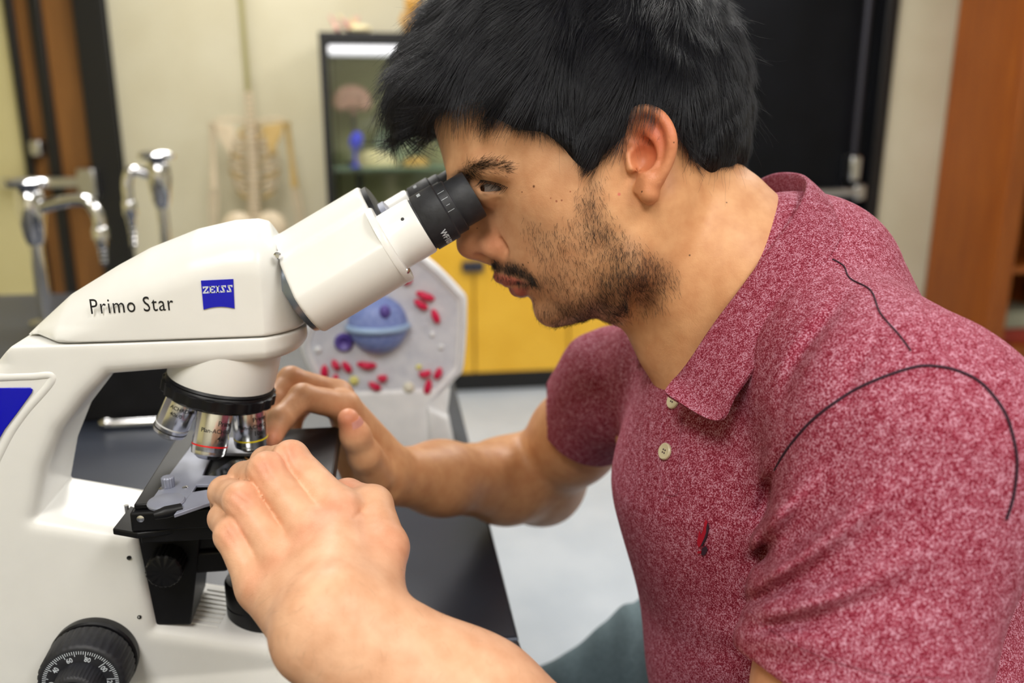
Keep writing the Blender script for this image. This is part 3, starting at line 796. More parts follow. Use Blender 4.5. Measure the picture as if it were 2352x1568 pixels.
def objective(az, ln, ringm, lines, label, tx):
    rd = E1 * math.cos(az) + E2 * math.sin(az)
    d = A * math.cos(AL) + rd * math.sin(AL)
    p = Qc + A * .011 + rd * .0192
    prof = [(-.001, .0100), (.002, .0106), (.004, .0112), (ln - .0062, .0112), (ln - .0058, .0110), (ln - .0050, .0110), (ln - .003, .0106), (ln - .0022, .0092), (ln, .0066), (ln + .0004, .003)]
    o = obj('objective', MB().lathe(p, d, prof, 40), M_satin, ms, label=label)
    obj('colour_ring', MB().lathe(p, d, [(ln - .0094, .0110), (ln - .0093, .01132), (ln - .0084, .01132), (ln - .0083, .0110)], 40, cap=False), ringm, o)
    if label.startswith('grey'):
        obj('colour_ring', MB().lathe(p, d, [(ln - .0062, .0110), (ln - .0061, .0113), (ln - .0054, .0113), (ln - .0053, .0110)], 40, cap=False), M_ink, o)
    # engraved lettering wrapped around the barrel
    tocam = CAM - p; tocam -= d * (tocam @ d); tocam /= np.linalg.norm(tocam); side = np.cross(d, tocam)
    if side @ CR < 0: side = -side
    for (txt, s, up, ang0) in lines:
        def bend(X, Y, Z, s=s, up=up, ang0=ang0):
            a = ang0 + X / .0113
            return p + np.outer(up - Y, d) + (np.outer(np.cos(a), tocam) + np.outer(np.sin(a), side)) * (.01122 + np.clip(Z, 0, 1)[:, None] * 0 + .00008 * (Z[:, None] > 0))
        text_obj('lettering', txt, M_ink, o, p, side, -d, s, 1.0, thick=.0001, bold=.012, bend=bend)
    return o
objective(0.0, .0345, M_yelr, [('Primo', .0044, .0118, .18), ('Plan-ACHRO', .0038, .0166, -.75), ('10x/', .0044, .0214, .18), ('-/0.', .0024, .0240, .42)], 'chrome objective with a yellow ring, upright over the slide', 0)
objective(math.pi / 2 * .92, .0345, M_red, [('Primo', .0044, .0118, .25), ('Plan-ACHRO', .0038, .0166, -.65), ('4x/', .0044, .0214, .35), ('-/0', .0022, .0238, .5)], 'chrome objective with a red ring, nearest the camera', 0)
objective(math.pi * .97, .0345, M_whr, [('Primo', .0040, .0070, -.35), ('ACHROMAT', .0036, .0115, -.55), ('40x/0', .0036, .0158, -.40)], 'grey chrome objective with white and black rings, tilted toward the arm', 0)
objective(-math.pi * .52, .0335, M_whr, [], 'chrome objective at the back of the turret', 0)

# mounting ring between cover and binocular head
PHI = math.radians(29.6)
e1 = np.array([math.cos(PHI), 0, math.sin(PHI)]); e2 = np.array([-math.sin(PHI), 0, math.cos(PHI)])
def SN(s, n, y): return np.array([s * e1[0] + n * e2[0], y, s * e1[2] + n * e2[2]])
def sn(px, py, y):
    p = onY(px, py, y); return float(p @ e1), float(p @ e2)
s_cov, _ = sn(645, 590, YM)
n_eye = sn(1090, 445, YM - .031)[1]
n_top = sn(720, 490, YM)[1]
nC = n_top - .0315
M_ringg = mat('blue_grey_anodised_ring', srgb(150, 160, 172), .25, .7)
obj('mounting_ring', MB().lathe(SN(s_cov - .006, nC - .006, YM), e1, [(0, .0285), (.004, .0298), (.0065, .0298), (.0075, .0288), (.0125, .0285)], 44), M_ringg, ms)
s0, s1 = sn(690, 690, YM - .031)[0], sn(880, 535, YM - .031)[0]
s_l = sn(636, 560, YM)[0]
def f_bin(P):
    P = P.astype(np.float32)
    s = P @ e1.astype(np.float32); n = P @ e2.astype(np.float32); y = P[:, 1]
    cyl = np.sqrt((n - nC) ** 2 + (y - YM) ** 2) - .0315
    d = np.maximum(cyl, s_l + .001 - s)
    for sg in (-1, 1):
        yc = YM + sg * .031
        # stadium from pivot to tube axis with a flat upper facet
        ax, ay = nC - .004, YM + sg * .012; bx, by = n_eye - .0005, yc
        tt = np.clip(((n - ax) * (bx - ax) + (y - ay) * (by - ay)) / ((bx - ax) ** 2 + (by - ay) ** 2), 0, 1)
        q = np.sqrt((n - ax - tt * (bx - ax)) ** 2 + (y - ay - tt * (by - ay)) ** 2) - (.027 - .0015 * tt)
        facet = (n - n_eye) * .74 + sg * (y - yc) * .672 - .0205
        q = smax(q, facet, .0015)
        q = np.maximum(q, s0 - s)
        d = smin(d, q, .0015)
    return smax(d, np.maximum(s - s1, s_l + .0005 - s), .0022)
V, Q = body_mesh(f_bin, (-.09, .51, 1.18), (.06, .64, 1.32), .0010)
bin_o = np_obj('binocular_housing', V, Q, M_white, ms)
obj('end_rim', MB().lathe(SN(s1 - .0028, n_eye - .0005, YM - .031), e1, [(0, .0235), (.0004, .0258), (.0034, .0258), (.0046, .0248), (.0048, .016)], 48), M_white, ms)
obj('pivot_disc', MB().lathe(SN(s1 - .001, nC, YM), e1, [(0, .0295), (.0042, .0295), (.0052, .027), (.0054, .012)], 44), M_blackp, ms)
obj('pivot_plate', MB().lathe(SN(s1 + .003, nC - .004, YM), e1, [(0, .020), (.005, .020), (.006, .018)], 32), M_slate, ms)
for (px, py) in ((882, 553), (938, 622)):
    q = onY(px, py, YM - .049); obj('screw', MB().lathe(SN(sn(px, py, YM - .052)[0] - .001, sn(px, py, YM - .052)[1], YM - .0525 + (.004 if py > 600 else 0)), e1 * .6 + np.array([0, -.8, 0]), [(-.003, .0018), (.0008, .0018), (.0014, .001)], 12), M_satin, ms)
q = sn(637, 585, YM - .026)
obj('clamp_screw', MB().lathe(SN(q[0] + .001, q[1], YM - .030), (0, -1, 0), [(0, .0024), (.003, .0024), (.0042, .0012)], 12), M_satin, ms)

# eyepieces
s_t0 = s1 - .002
s_t1 = sn(966, 510, YM - .031)[0]; s_r1 = sn(1040, 470, YM - .031)[0]; s_c0 = sn(1046, 468, YM - .031)[0]; s_c1 = sn(1089, 445, YM - .031)[0]
rT = abs(sn(1000, 577, YM - .031)[1] - n_eye) + .0004
rK = rT * .985
rE = abs(sn(1118, 497, YM - .031)[1] - sn(1059, 396, YM - .031)[1]) / 2
print('eyepiece', rT, rE, s_t0, s_t1, s_r1, s_c1)
for sg in (-1, 1):
    yc = YM + sg * .031
    p = SN(0, n_eye, yc)
    tb = obj('eyepiece_tube', MB().lathe(p, e1, [(s_t0, rT), (s_t1 - .0015, rT), (s_t1 - .0010, rT * .985), (s_t1, rT * .97), (s_t1, rT * .8)], 56), M_white, ms)
    ep = obj('eyepiece', MB().lathe(p, e1, [(s_t1 - .003, rK * .93), (s_t1 + .0012, rK * .93), (s_t1 + .0013, rK * .98), (s_t1 + .0018, rK), (s_t1 + .0165, rK), (s_t1 + .0170, rK * .975), (s_t1 + .0175, rK * .93), (s_t1 + .0235, rK * .93), (s_t1 + .0240, rK * .90), (s_c0, rK * .90)], 64), M_rub, ms)
    L_ = s_c1 - s_c0
    obj('eyecup', MB().lathe(p, e1, [(s_c0 - .0012, rE * .93), (s_c0 - .0006, rE * .985), (s_c0, rE), (s_c1 - .0012, rE * 1.0), (s_c1, rE * .97), (s_c1 - .0004, rE * .86), (s_c1 - .004, rE * .80), (s_c1 - .009, rE * .62)], 56), M_rub, ep)
    obj('eye_lens', MB().lathe(p, e1, [(s_c1 - .012, rE * .7), (s_c1 - .010, rE * .55), (s_c1 - .0092, rE * .2)], 24), M_chrome, ep)
    # dioptre marks and lettering wrapped on the barrel
    up = e2; sd = np.array([0, -1.0, 0])
    def onring(a, s, r): return p + e1 * s + (up * math.cos(a) + sd * math.sin(a)) * r
    for k, a in enumerate((.75, 1.05, 1.30, 1.52)):
        mk = MB(); r = rK * .93 + .0001; ds = .0022 if k != 2 else .0012; s_m = s_t1 + .0200
        mk.prism([onring(a - .006, s_m - ds, r), onring(a + .006, s_m - ds, r), onring(a + .006, s_m + ds, r), onring(a - .006, s_m + ds, r)], (up * math.cos(a) + sd * math.sin(a)) * .0001)
        obj('scale_mark', mk, M_mark, ep, smooth=None)
    mk = MB(); r = rK + .0001; a = .28
    for k in range(4):
        aa = a + k * .05
        mk.prism([onring(aa - .012, s_t1 + .0062, r), onring(aa + .012, s_t1 + .0062, r), onring(aa + .012, s_t1 + .0084, r), onring(aa - .012, s_t1 + .0084, r)], (up * math.cos(aa) + sd * math.sin(aa)) * .0001)
    obj('index_mark', mk, M_mark, ep, smooth=None)
    def bend(X, Y, Z, p=p):
        a = 1.95 + X / rK
        s = s_t1 + .0075 + Y
        return p + np.outer(s, e1) + (np.outer(np.cos(a), up) + np.outer(np.sin(a), sd)) * (rK + .00006 + .0001 * (Z[:, None] > 0))
    text_obj('lettering', 'WF10X', M_mark, ep, p, sd, e1, .0052, .9, bold=.02, bend=bend)
q = SN(sn(918, 494, YM - .05)[0], n_eye, YM - .031)
a = .95
obj('set_screw_hole', MB().lathe(q + (e2 * math.cos(a) + np.array([0, -1.0, 0]) * math.sin(a)) * (rT - .0006), e2 * math.cos(a) + np.array([0, -1.0, 0]) * math.sin(a), [(0, .0011), (.0007, .0011)], 12), M_ink, ms)

# printed name, badge and blue side panel on the near flank
def flank(px, py, off=0.0002): return onY(px, py, YN - .0002 - off)
t0 = flank(207, 721); t1 = flank(397, 712)
ex = t1 - t0; ex[1] = 0; W_ = np.linalg.norm(ex); ex /= W_; ey = np.array([-ex[2], 0, ex[0]])
nm = text_obj('product_lettering', 'Primo Star', M_ink, cov_o, t0, ex, ey, .0132, .80, thick=.0001, spacing=1.12)
V_ = np.array([v.co for v in nm.data.vertices]); wd = (V_ @ ex).max() - (V_ @ ex).min()
co = V_ + OFF[nm.name] - t0; xx = co @ ex; co = co + np.outer(xx * (W_ / wd - 1), ex)
nm.data.vertices.foreach_set('co', (co + t0 - OFF[nm.name]).astype(np.float32).ravel()); nm.data.update()
bp = [flank(*p) for p in ((462, 644), (536, 640.5), (539, 708))] 
arc = [flank(539 - 71 * t, 708 + 2.5 * t - 22 * t * (1 - t)) for t in np.linspace(0, 1, 12)][1:]
bad = obj('badge', MB().prism(bp + arc, (0, -.0006, 0)), M_bluep, cov_o, smooth=None)
def letter(strokes, x0, w):
    out = []
    for poly in strokes:
        out.append([(x0 + px * w, py) for px, py in poly])
    return out
Zs = [[(0, 1), (.98, 1), (.98, .82), (.30, .82), (.20, .68), (.06, .68)], [(.66, .84), (.98, .84), (.34, .16), (.02, .16)], [(.02, 0), (1, 0), (.94, .36), (.80, .36), (.72, .18), (.02, .18)]]
Es = [[(.08, 0), (.34, 0), (.34, 1), (.08, 1)], [(0, 0), (.95, 0), (.98, .34), (.82, .34), (.74, .16), (0, .16)], [(0, 1), (.95, 1), (.95, .70), (.80, .70), (.74, .84), (0, .84)], [(.34, .44), (.56, .44), (.56, .38), (.66, .38), (.66, .64), (.56, .64), (.56, .57), (.34, .57)]]
Is = [[(.25, 0), (.75, 0), (.75, 1), (.25, 1)], [(0, 0), (1, 0), (1, .14), (0, .14)], [(0, 1), (1, 1), (1, .86), (0, .86)]]
Ss = [[(.02, 0), (.80, 0), (.80, .18), (.2, .18), (.16, .32), (.02, .32)], [(.56, .08), (.86, .08), (.44, .92), (.14, .92)], [(.20, 1), (1, 1), (1, .68), (.86, .68), (.78, .82), (.20, .82)]]
lt = MB(); xc = 0
b0 = flank(466, 674, .0008); bx = flank(537, 670, .0008) - b0; bx[1] = 0; bz = flank(464.5, 658, .0008) - b0; bz[1] = 0
for ch, w in ((Zs, .19), (Es, .19), (Is, .115), (Ss, .19), (Ss, .19)):
    for poly in letter(ch, xc, w):
        lt.prism([b0 + bx * (u + .012 * v) + bz * v for u, v in poly], (0, -.00012, 0))
    xc += w + .022
obj('badge_lettering', lt, M_mark, bad, smooth=None)
bl = [onY(*p, YN - .0004) for p in ((-60, 891), (70, 889), (76, 893), (74, 901), (40, 948), (12, 985), (-20, 1040), (-60, 1120))]
obj('blue_panel', MB().prism(bl, (0, -.0008, 0)), M_bluep, arm_o, bevel=.0006)
# moulded ridge that frames the blue panel
rp = smooth_path([onY(*p, YN + .0026) for p in ((-60, 868), (70, 862), (124, 866), (60, 945), (20, 1005), (-30, 1110))], 8)
obj('moulded_ridge', MB().tube(rp, .0035, 10), M_white, arm_o)
for (px, py) in ((296, 1281), (320, 1417)):
    q = onY(px, py, YN); obj('screw', MB().lathe(q + (0, .003, 0), (0, -1, 0), [(0, .0014), (.0032, .0014), (.0028, .0006)], 12), M_ink, arm_o)
q = onY(290, 1163, YN + .012); obj('screw', MB().lathe(q + (0, 0, -.004), (0, 0, 1), [(0, .0016), (.005, .0016)], 12), M_satin, arm_o)

# stage
ZS = float(onY(570, 1040, YM)[2]) - .0052
print('stage z', ZS, XO)
cNL = onZ(300, 1178, ZS); cL2 = onZ(406, 1000, ZS); cFR = onZ(777, 978, ZS); cNR = onZ(768, 1110, ZS)
xl = (cNL[0] + cL2[0]) / 2; xr = (cFR[0] + cNR[0]) / 2; yn_ = cNL[1]; yf = cFR[1]
print('stage', cNL, cL2, cFR, cNR)
stg = obj('stage', MB().box((xl, yn_, ZS - .013), (xr, yf, ZS)), M_blackp, ms, bevel=.0016)
obj('stage_rail', MB().box((xl + .002, yn_ + .004, ZS), (xl + .016, yf - .004, ZS + .0035)), M_blackp, stg, bevel=.0008)
obj('stage_skirt', MB().box((xl + .004, yn_ + .003, ZS - .022), (xr - .012, yf - .01, ZS - .013)), M_blackp, stg, bevel=.001)
obj('stage_lug', MB().prism([onZ(258, 1214, ZS - .013), onZ(300, 1160, ZS - .013), onZ(420, 1210, ZS - .013), onZ(315, 1224, ZS - .013)], (0, 0, -.004)), M_blackp, stg, bevel=.0008)
# slide holder lying on the stage
def onS(px, py, dz=0.0): return onZ(px, py, ZS + dz)
hol = [onS(*p, .003) for p in ((352, 1150), (384, 1104), (432, 1040), (456, 1002), (476, 1010), (610, 1012), (640, 1030), (632, 1050), (488, 1046), (466, 1098), (540, 1102), (546, 1118), (452, 1120), (440, 1140), (432, 1165), (395, 1185))]
obj('slide_holder', MB().prism(hol, (0, 0, .0022)), M_slate, stg, bevel=.0004)
fin = [onS(*p, .0032) for p in ((418, 1168), (440, 1138), (470, 1133), (545, 1122), (545, 1146), (470, 1166), (400, 1190))]
obj('holder_finger', MB().prism(fin, (0, 0, .0024)), M_slate, stg, bevel=.0004)
q = onS(382, 1156, .005); obj('holder_disc', MB().lathe(q, (0, 0, 1), [(0, .0105), (.0012, .0108), (.0022, .0102), (.0030, .006), (.0032, .002)], 32), M_slate, stg)
q = onS(387, 1118, .005); obj('holder_knob', MB().lathe(q, (0, 0, 1), [(0, .0034), (.0008, .0038), (.0062, .0038), (.0070, .0030)], 48, lobes=lambda g, i: 1 + .05 * math.cos(16 * g)), M_slate, stg)
q = onS(382, 1178, .004); obj('holder_latch', MB().tube([q + (-.006, -.002, 0), q + (.000, -.001, .001), q + (.008, .003, .001)], [.0025, .0036, .0032], 12), M_blackp, stg)
for (px, py) in ((373, 1124), (426, 1121)):
    q = onS(px, py, .005); obj('screw', MB().lathe(q, (0, 0, 1), [(0, .0019), (.0008, .0019), (.0012, .001)], 12), M_satin, stg)
q = onS(318, 1182, .0)
obj('screw', MB().lathe((q[0], yn_ + .0002, ZS - .004), (0, -1, 0), [(0, .0022), (.0006, .0022), (.0010, .0012)], 12), M_satin, stg)
# vernier marks along the rail
for k in range(8):
    yy = yn_ + .030 + k * .006
    obj('scale_mark', MB().box((xl + .0165, yy, ZS + .0002), (xl + .0215, yy + .0028, ZS + .0004)), M_mark, stg, smooth=None)
obj('scale_strip', MB().box((xl + .0160, yn_ + .026, ZS), (xl + .0222, yn_ + .082, ZS + .00018)), M_ink, stg, smooth=None)
# opening in the stage
op = [onS(*p, .0001) for p in ((468, 1090), (486, 1054), (500, 1046), (560, 1046), (552, 1096), (476, 1100))]
obj('stage_opening', MB().prism(op, (0, 0, .0003)), M_ink, stg, smooth=None)
# carrier, condenser and dovetail below the stage
ca = PXZ([(318, 1228), (357, 1440)], YN + .006)
yy0, yy1 = YN + .006, YFAR - .006
p0, p1 = onY(320, 1225, YN + .004), onY(358, 1442, YN + .004)
obj('dovetail', MB().prism([(p0[0] - .004, yy0, ZS - .022), (p1[0] - .004, yy0, p1[2] + .001), (p1[0] + .022, yy0, p1[2] - .001), (p0[0] + .040, yy0, ZS - .022)], (0, .050, 0)), M_blackp, ms, bevel=.001)
obj('carrier_arm', MB().box((p0[0] + .010, yy0 + .004, ZS - .052), (XO + .016, yy1 - .004, ZS - .0225)), M_blackp, ms, bevel=.002)
obj('carrier_foot', MB().box((p0[0] + .030, yy0 + .002, ZS - .068), (p0[0] + .052, yy1 - .002, ZS - .0522)), M_blackp, ms, bevel=.002)
obj('condenser', MB().lathe((XO, YM, ZS - .014), (0, 0, -1), [(0, .016), (.012, .018), (.030, .018), (.034, .022), (.052, .022), (.056, .017), (.060, .016)], 36), M_blackp, ms)
q = onY(376, 1312, YN - .010)
obj('condenser_knob', MB().lathe((q[0], YN + .014, q[2]), (0, -1, 0), [(0, .006), (.008, .006), (.0082, .0112), (.024, .0112), (.0252, .0102), (.0255, .002)], 60, lobes=lambda g, i: 1 + (.03 * (1 if math.cos(24 * g) > 0 else -1) if 2 <= i <= 3 else 0)), M_blackp, ms)
# lamp housing on the foot and ventilation slots
zb = float(onY(560, 1440, YM)[2])
q = onY(588, 1400, YM); zf = float(onY(575, 1433, YM - .02)[2])
lx = float(onY(600, 1430, YM)[0])
obj('lamp_housing', MB().lathe((lx, YM, zf - .012), (0, 0, 1), [(0, .0225), (.019, .0225), (.0195, .0218), (.0205, .0218), (.021, .0225), (.036, .0225), (.0385, .021), (.0387, .012)], 44), M_blackp, ms)
def foot_z(x): return float(np.interp(x, [arm[14][0], arm[15][0], arm[16][0]], [arm[14][1], arm[15][1], arm[16][1]]))
for k in range(9):
    y = YM - .024 + k * .0055; xa = p1[0] + .018; xb = xa + .020
    xa += .0006 * k; xb += .0006 * k
    za, zb_ = foot_z(xa), foot_z(xb)
    obj('vent_slot', MB().prism([(xa, y, za + .0001), (xb, y, zb_ + .0001), (xb, y + .0018, zb_ + .0001), (xa, y + .0018, za + .0001)], (0, 0, .0007)), M_white, arm_o, bevel=.0003)
# coarse and fine focus knob
def knobs(sg, label):
    yb = YM + sg * .036
    kc = onY(222, 1500, YN) if True else None
    c0 = np.array([kc[0], yb, kc[2]])
    ax = np.array([0, sg, 0.0]); 
    kr = obj('focus_ring', MB().lathe(c0, ax, [(-.002, .0262), (.001, .0272), (.0065, .0275), (.0078, .0265), (.0080, .024)], 96), M_blackp, ms)
    kn = obj('coarse_focus_knob', MB().lathe(c0, ax, [(.0078, .0235), (.0095, .0236), (.0100, .0262), (.0110, .0268), (.0285, .0262), (.0305, .0248), (.0310, .0236), (.0312, .0150)], 144, lobes=lambda g, i: 1 + (.012 * (1 if math.cos(36 * g) > -.3 else -1) if 3 <= i <= 4 else 0)), M_rub, ms, label=label)
    fk = obj('fine_focus_knob', MB().lathe(c0, ax, [(.0305, .0148), (.0330, .0146), (.0440, .0140), (.0452, .0128), (.0456, .011), (.0440, .010), (.0440, .002)], 160, lobes=lambda g, i: 1 + (.014 * math.cos(40 * g) if 1 <= i <= 2 else 0)), M_rub, kn)
    if sg > 0: return
    yf_ = yb + sg * .0314
    for k in range(100):
        g = 2 * math.pi * k / 100 + .25
        l0 = .0228; l1 = .0206 if k % 5 else .0192
        if k % 10 == 0: l1 = .0190
        u = np.array([math.sin(g), 0, math.cos(g)]); t = np.array([math.cos(g), 0, -math.sin(g)]) * .00022
        c = np.array([c0[0], yf_, c0[2]])
        obj('scale_mark', MB().prism([c + u * l0 - t, c + u * l0 + t, c + u * l1 + t, c + u * l1 - t], (0, -.0001, 0)), M_mark, kn, smooth=None)
    for k in range(10):
        g = 2 * math.pi * k / 10 - .28 - (3) * 2 * math.pi / 10
        u = np.array([math.sin(g), 0, math.cos(g)]); t = np.array([math.cos(g), 0, -math.sin(g)])
        o_ = np.array([c0[0], yf_, c0[2]]) + u * .0157
        text_obj('scale_number', str(k * 20), M_mark, kn, o_, t, u, .0046, .85, thick=.0001, align='CENTER', bold=.015)
knobs(-1, 'black ribbed coarse focus knob with a white dial scale')
knobs(1, None)
# glass slide with cover slip held by the far hand
M_slide = bpy.data.materials.new('slide_glass'); M_slide.use_nodes = True
nt = M_slide.node_tree; nt.nodes.remove(nt.nodes['Principled BSDF'])
g1 = N(M_slide, 'ShaderNodeBsdfTransparent'); g1.inputs[0].default_value = (.80, .82, .80, 1); g2 = N(M_slide, 'ShaderNodeBsdfGlossy'); g2.inputs['Roughness'].default_value = .08
mx = N(M_slide, 'ShaderNodeMixShader'); mx.inputs[0].default_value = .22
L(M_slide, g1.outputs[0], mx.inputs[1]); L(M_slide, g2.outputs[0], mx.inputs[2]); L(M_slide, mx.outputs[0], nt.nodes['Material Output'].inputs[0])
sc_ = onS(588, 1052, .0012); u = onS(628, 1030, .0012) - onS(545, 1085, .0012); u /= np.linalg.norm(u); w = np.array([-u[1], u[0], 0])
sl = MB().prism([sc_ - u * .038 - w * .0125, sc_ + u * .034 - w * .0125, sc_ + u * .034 + w * .0125, sc_ - u * .038 + w * .0125], (0, 0, .0011))
slo = tag(obj('microscope_slide', sl, M_slide, bevel=.0002), 'clear glass slide on the stage below the objective with the yellow ring', 'glass slide')
cs = sc_ + (0, 0, .0012)
obj('specimen_ring', MB().lathe(cs, (0, 0, 1), [(0, .0072), (.0004, .0074), (.0008, .0066), (.0004, .0060)], 28, cap=False), mat('amber_mountant', srgb(150, 110, 60), .25), slo)
obj('cover_slip', MB().prism([cs - u * .009 - w * .009, cs + u * .009 - w * .009, cs + u * .009 + w * .009, cs - u * .009 + w * .009], (0, 0, .0002)), M_slide, slo, smooth=None)
# ================================================================== the person (modelled in camera-aligned metres: right, down, depth)
HD = .570                                    # depth of the head's mid plane
def K(px, py, d): return np.array([(px - 1176) / FPX * d, (py - 784) / FPX * d, d])
def Hh(px, py, t): return K(px, py, HD - t / 1000.0)         # t millimetres from the mid plane towards the camera
def group(prims, k):
    c = np.mean([p.c for p in prims], 0); r = max(np.linalg.norm(p.c - c) + p.r for p in prims)
    return Prim(lambda P: ev(prims, P), c, r, 'u', k, prims)
def mir(p): return np.array([p[0], p[1], 2 * HD - p[2]])

class Relief:
    """closed form given by half widths t at control points of the profile (thin plate spline of t squared)"""
    def __init__(s, contour, inner, outside=()):
        P, q = [], []
        for a, b_ in contour: p = Hh(a, b_, 0); P.append(p[:2]); q.append(0.0)
        for a, b_, t in inner: p = Hh(a, b_, t); P.append(p[:2]); q.append((t / 1000.0) ** 2)
        P = np.array(P) * 10; q = np.array(q) * 100; n = len(P)
        r2 = ((P[:, None] - P[None]) ** 2).sum(-1)
        Km = 0.5 * r2 * np.log(r2 + 1e-12); Km[np.diag_indices(n)] = 0.0004
        Tm = np.concatenate([np.ones((n, 1)), P], 1)
        Am = np.zeros((n + 3, n + 3)); Am[:n, :n] = Km; Am[:n, n:] = Tm; Am[n:, :n] = Tm.T
        w = np.linalg.solve(Am, np.concatenate([q, np.zeros(3)]))
        s.x0, s.y0, s.h = -.115, -.285, .001
        s.nx, s.ny = 330, 330
        gx = s.x0 + np.arange(s.nx) * s.h; gy = s.y0 + np.arange(s.ny) * s.h
        G = np.stack(np.meshgrid(gx, gy, indexing='ij'), -1).reshape(-1, 2) * 10
        r2 = ((G[:, None] - P[None]) ** 2).sum(-1)
        Z = (0.5 * r2 * np.log(r2 + 1e-12)) @ w[:n] + w[n] + G @ w[n + 1:]
        s.T = (Z / 100).reshape(s.nx, s.ny).astype(np.float32)
        s.gx, s.gy = [a.astype(np.float32) for a in np.gradient(s.T, s.h)]
    def look(s, T, P):
        u = np.clip((P[:, 0] - s.x0) / s.h, 0, s.nx - 1.001); v = np.clip((P[:, 1] - s.y0) / s.h, 0, s.ny - 1.001)
        i = u.astype(int); j = v.astype(int); a = u - i; b_ = v - j
        return T[i, j] * (1 - a) * (1 - b_) + T[i + 1, j] * a * (1 - b_) + T[i, j + 1] * (1 - a) * b_ + T[i + 1, j + 1] * a * b_
    def fn(s, P):
        v = P[:, 2] - HD; q = s.look(s.T, P)
        g = np.sqrt(4 * v * v + s.look(s.gx, P) ** 2 + s.look(s.gy, P) ** 2) + .004
        return (v * v - q) / g

skull = Relief(
    [(1003, 180), (990, 250), (1001, 310), (1016, 360), (1024, 390), (1046, 430), (1072, 480), (1094, 530), (1116, 570), (1130, 602), (1146, 630), (1168, 652), (1200, 672), (1228, 688),
     (1246, 708), (1272, 732), (1312, 742), (1370, 730), (1440, 700), (1500, 640), (1560, 560), (1625, 470),
     (1030, 100), (1095, 25), (1190, -30), (1310, -58), (1440, -45), (1545, 5), (1625, 85), (1670, 190), (1680, 290), (1662, 390)],
    [(1028, 250, 30), (1060, 300, 38), (1110, 270, 49), (1180, 270, 61), (1034, 365, 24), (1060, 200, 42), (1150, 120, 55),
     (1070, 385, 33), (1130, 378, 47), (1190, 390, 57), (1112, 432, 25), (1140, 440, 36), (1170, 440, 47), (1085, 450, 14), (1250, 330, 67), (1300, 250, 72),
     (1200, 475, 53), (1260, 480, 62), (1340, 460, 68), (1430, 430, 70), (1430, 330, 73), (1450, 150, 77), (1300, 100, 71), (1600, 150, 64), (1600, 300, 62), (1540, 40, 52), (1420, 40, 62), (1300, 10, 52), (1180, 40, 44),
     (1110, 500, 13), (1140, 500, 25), (1150, 540, 24), (1178, 560, 32), (1230, 550, 47), (1300, 560, 59), (1400, 560, 64), (1160, 600, 18), (1188, 612, 25), (1215, 640, 28), (1180, 640, 12), (1260, 640, 41),
     (1245, 690, 16), (1275, 690, 28), (1290, 725, 17), (1340, 722, 26), (1350, 690, 42), (1420, 680, 51), (1350, 640, 51), (1480, 650, 56), (1500, 590, 60), (1440, 700, 44), (1560, 470, 58), (1540, 420, 66)])

head = [Prim(skull.fn, skull and Hh(1330, 350, 0), .20, 'u', 0)]
def both(f):
    """mirrored pair of primitives"""
    return [f(lambda a, b_, t: Hh(a, b_, t)), f(lambda a, b_, t: mir(Hh(a, b_, t)))]
# nose
nose = [rcone(Hh(1050, 430, 0), Hh(1068, 500, 0), .0068, .0072, .004), rcone(Hh(1068, 500, 0), Hh(1081, 560, 0), .0072, .0085, .004), rcone(Hh(1081, 562, 0), Hh(1118, 580, 0), .0082, .0068, .004)]
nose += both(lambda h: ellip(h(1132, 564, 12.0), (.0080, .0070, .0066), k=.0025))
nose += both(lambda h: rcone(h(1088, 562, 4), h(1128, 566, 10), .0072, .0068, .004))
head.append(group(nose, .007))
head += both(lambda h: ellip(h(1110, 593, 8.5), (.0085, .0036, .0042), k=.0015, op='s'))
head += both(lambda h: rcone(h(1152, 553, 22), h(1161, 570, 22.5), .0012, .0016, .004, 's'))
head += both(lambda h: rcone(h(1161, 570, 22.5), h(1154, 590, 20), .0016, .0012, .004, 's'))
# brow ridge and eyelids
head += both(lambda h: rcone(h(1052, 396, 17), h(1112, 380, 38), .0065, .0070, .008))
head += both(lambda h: rcone(h(1112, 380, 38), h(1168, 392, 50), .0070, .0045, .008))
EYE = Hh(1128, 428, 27)
head += both(lambda h: ellip(h(1128, 428, 27), (.0136, .0132, .0136), k=.003))
head += both(lambda h: rcone(h(1108, 432, 38), h(1166, 434, 37), .0022, .0012, .0012, 's'))
head += both(lambda h: rcone(h(1115, 428, 40), h(1148, 431, 39), .0027, .0019, .0012, 's'))
head += both(lambda h: rcone(h(1098, 413, 36), h(1135, 411, 40.0), .0024, .0024, .002))
head += both(lambda h: rcone(h(1135, 411, 40.0), h(1174, 431, 40), .0024, .0012, .002))
head += both(lambda h: rcone(h(1110, 452, 33), h(1150, 446, 39), .0022, .0014, .002))
# lips
up_l = [rcone(Hh(1150, 634, 0), Hh(1166, 640, 8), .0044, .0042, .002), rcone(Hh(1166, 640, 8), Hh(1212, 648, 24), .0042, .0012, .002)]
up_l += [rcone(mir(Hh(1150, 634, 0)), mir(Hh(1166, 640, 8)), .0044, .0042, .002), rcone(mir(Hh(1166, 640, 8)), mir(Hh(1212, 648, 24)), .0042, .0012, .002)]
lo_l = [rcone(Hh(1191, 660, 0), Hh(1198, 660, 9), .0060, .0054, .002), rcone(Hh(1198, 660, 9), Hh(1216, 652, 23), .0054, .0012, .002)]
lo_l += [rcone(mir(Hh(1191, 660, 0)), mir(Hh(1198, 660, 9)), .0060, .0054, .002), rcone(mir(Hh(1198, 660, 9)), mir(Hh(1216, 652, 23)), .0054, .0012, .002)]
head.append(group(up_l, .003)); head.append(group(lo_l, .003))
head += both(lambda h: rcone(h(1176, 650, 2), h(1196, 648, 14), .0007, .0007, .0012, 's'))
head += both(lambda h: rcone(h(1196, 648, 14), h(1220, 651, 25.5), .0007, .0006, .0012, 's'))
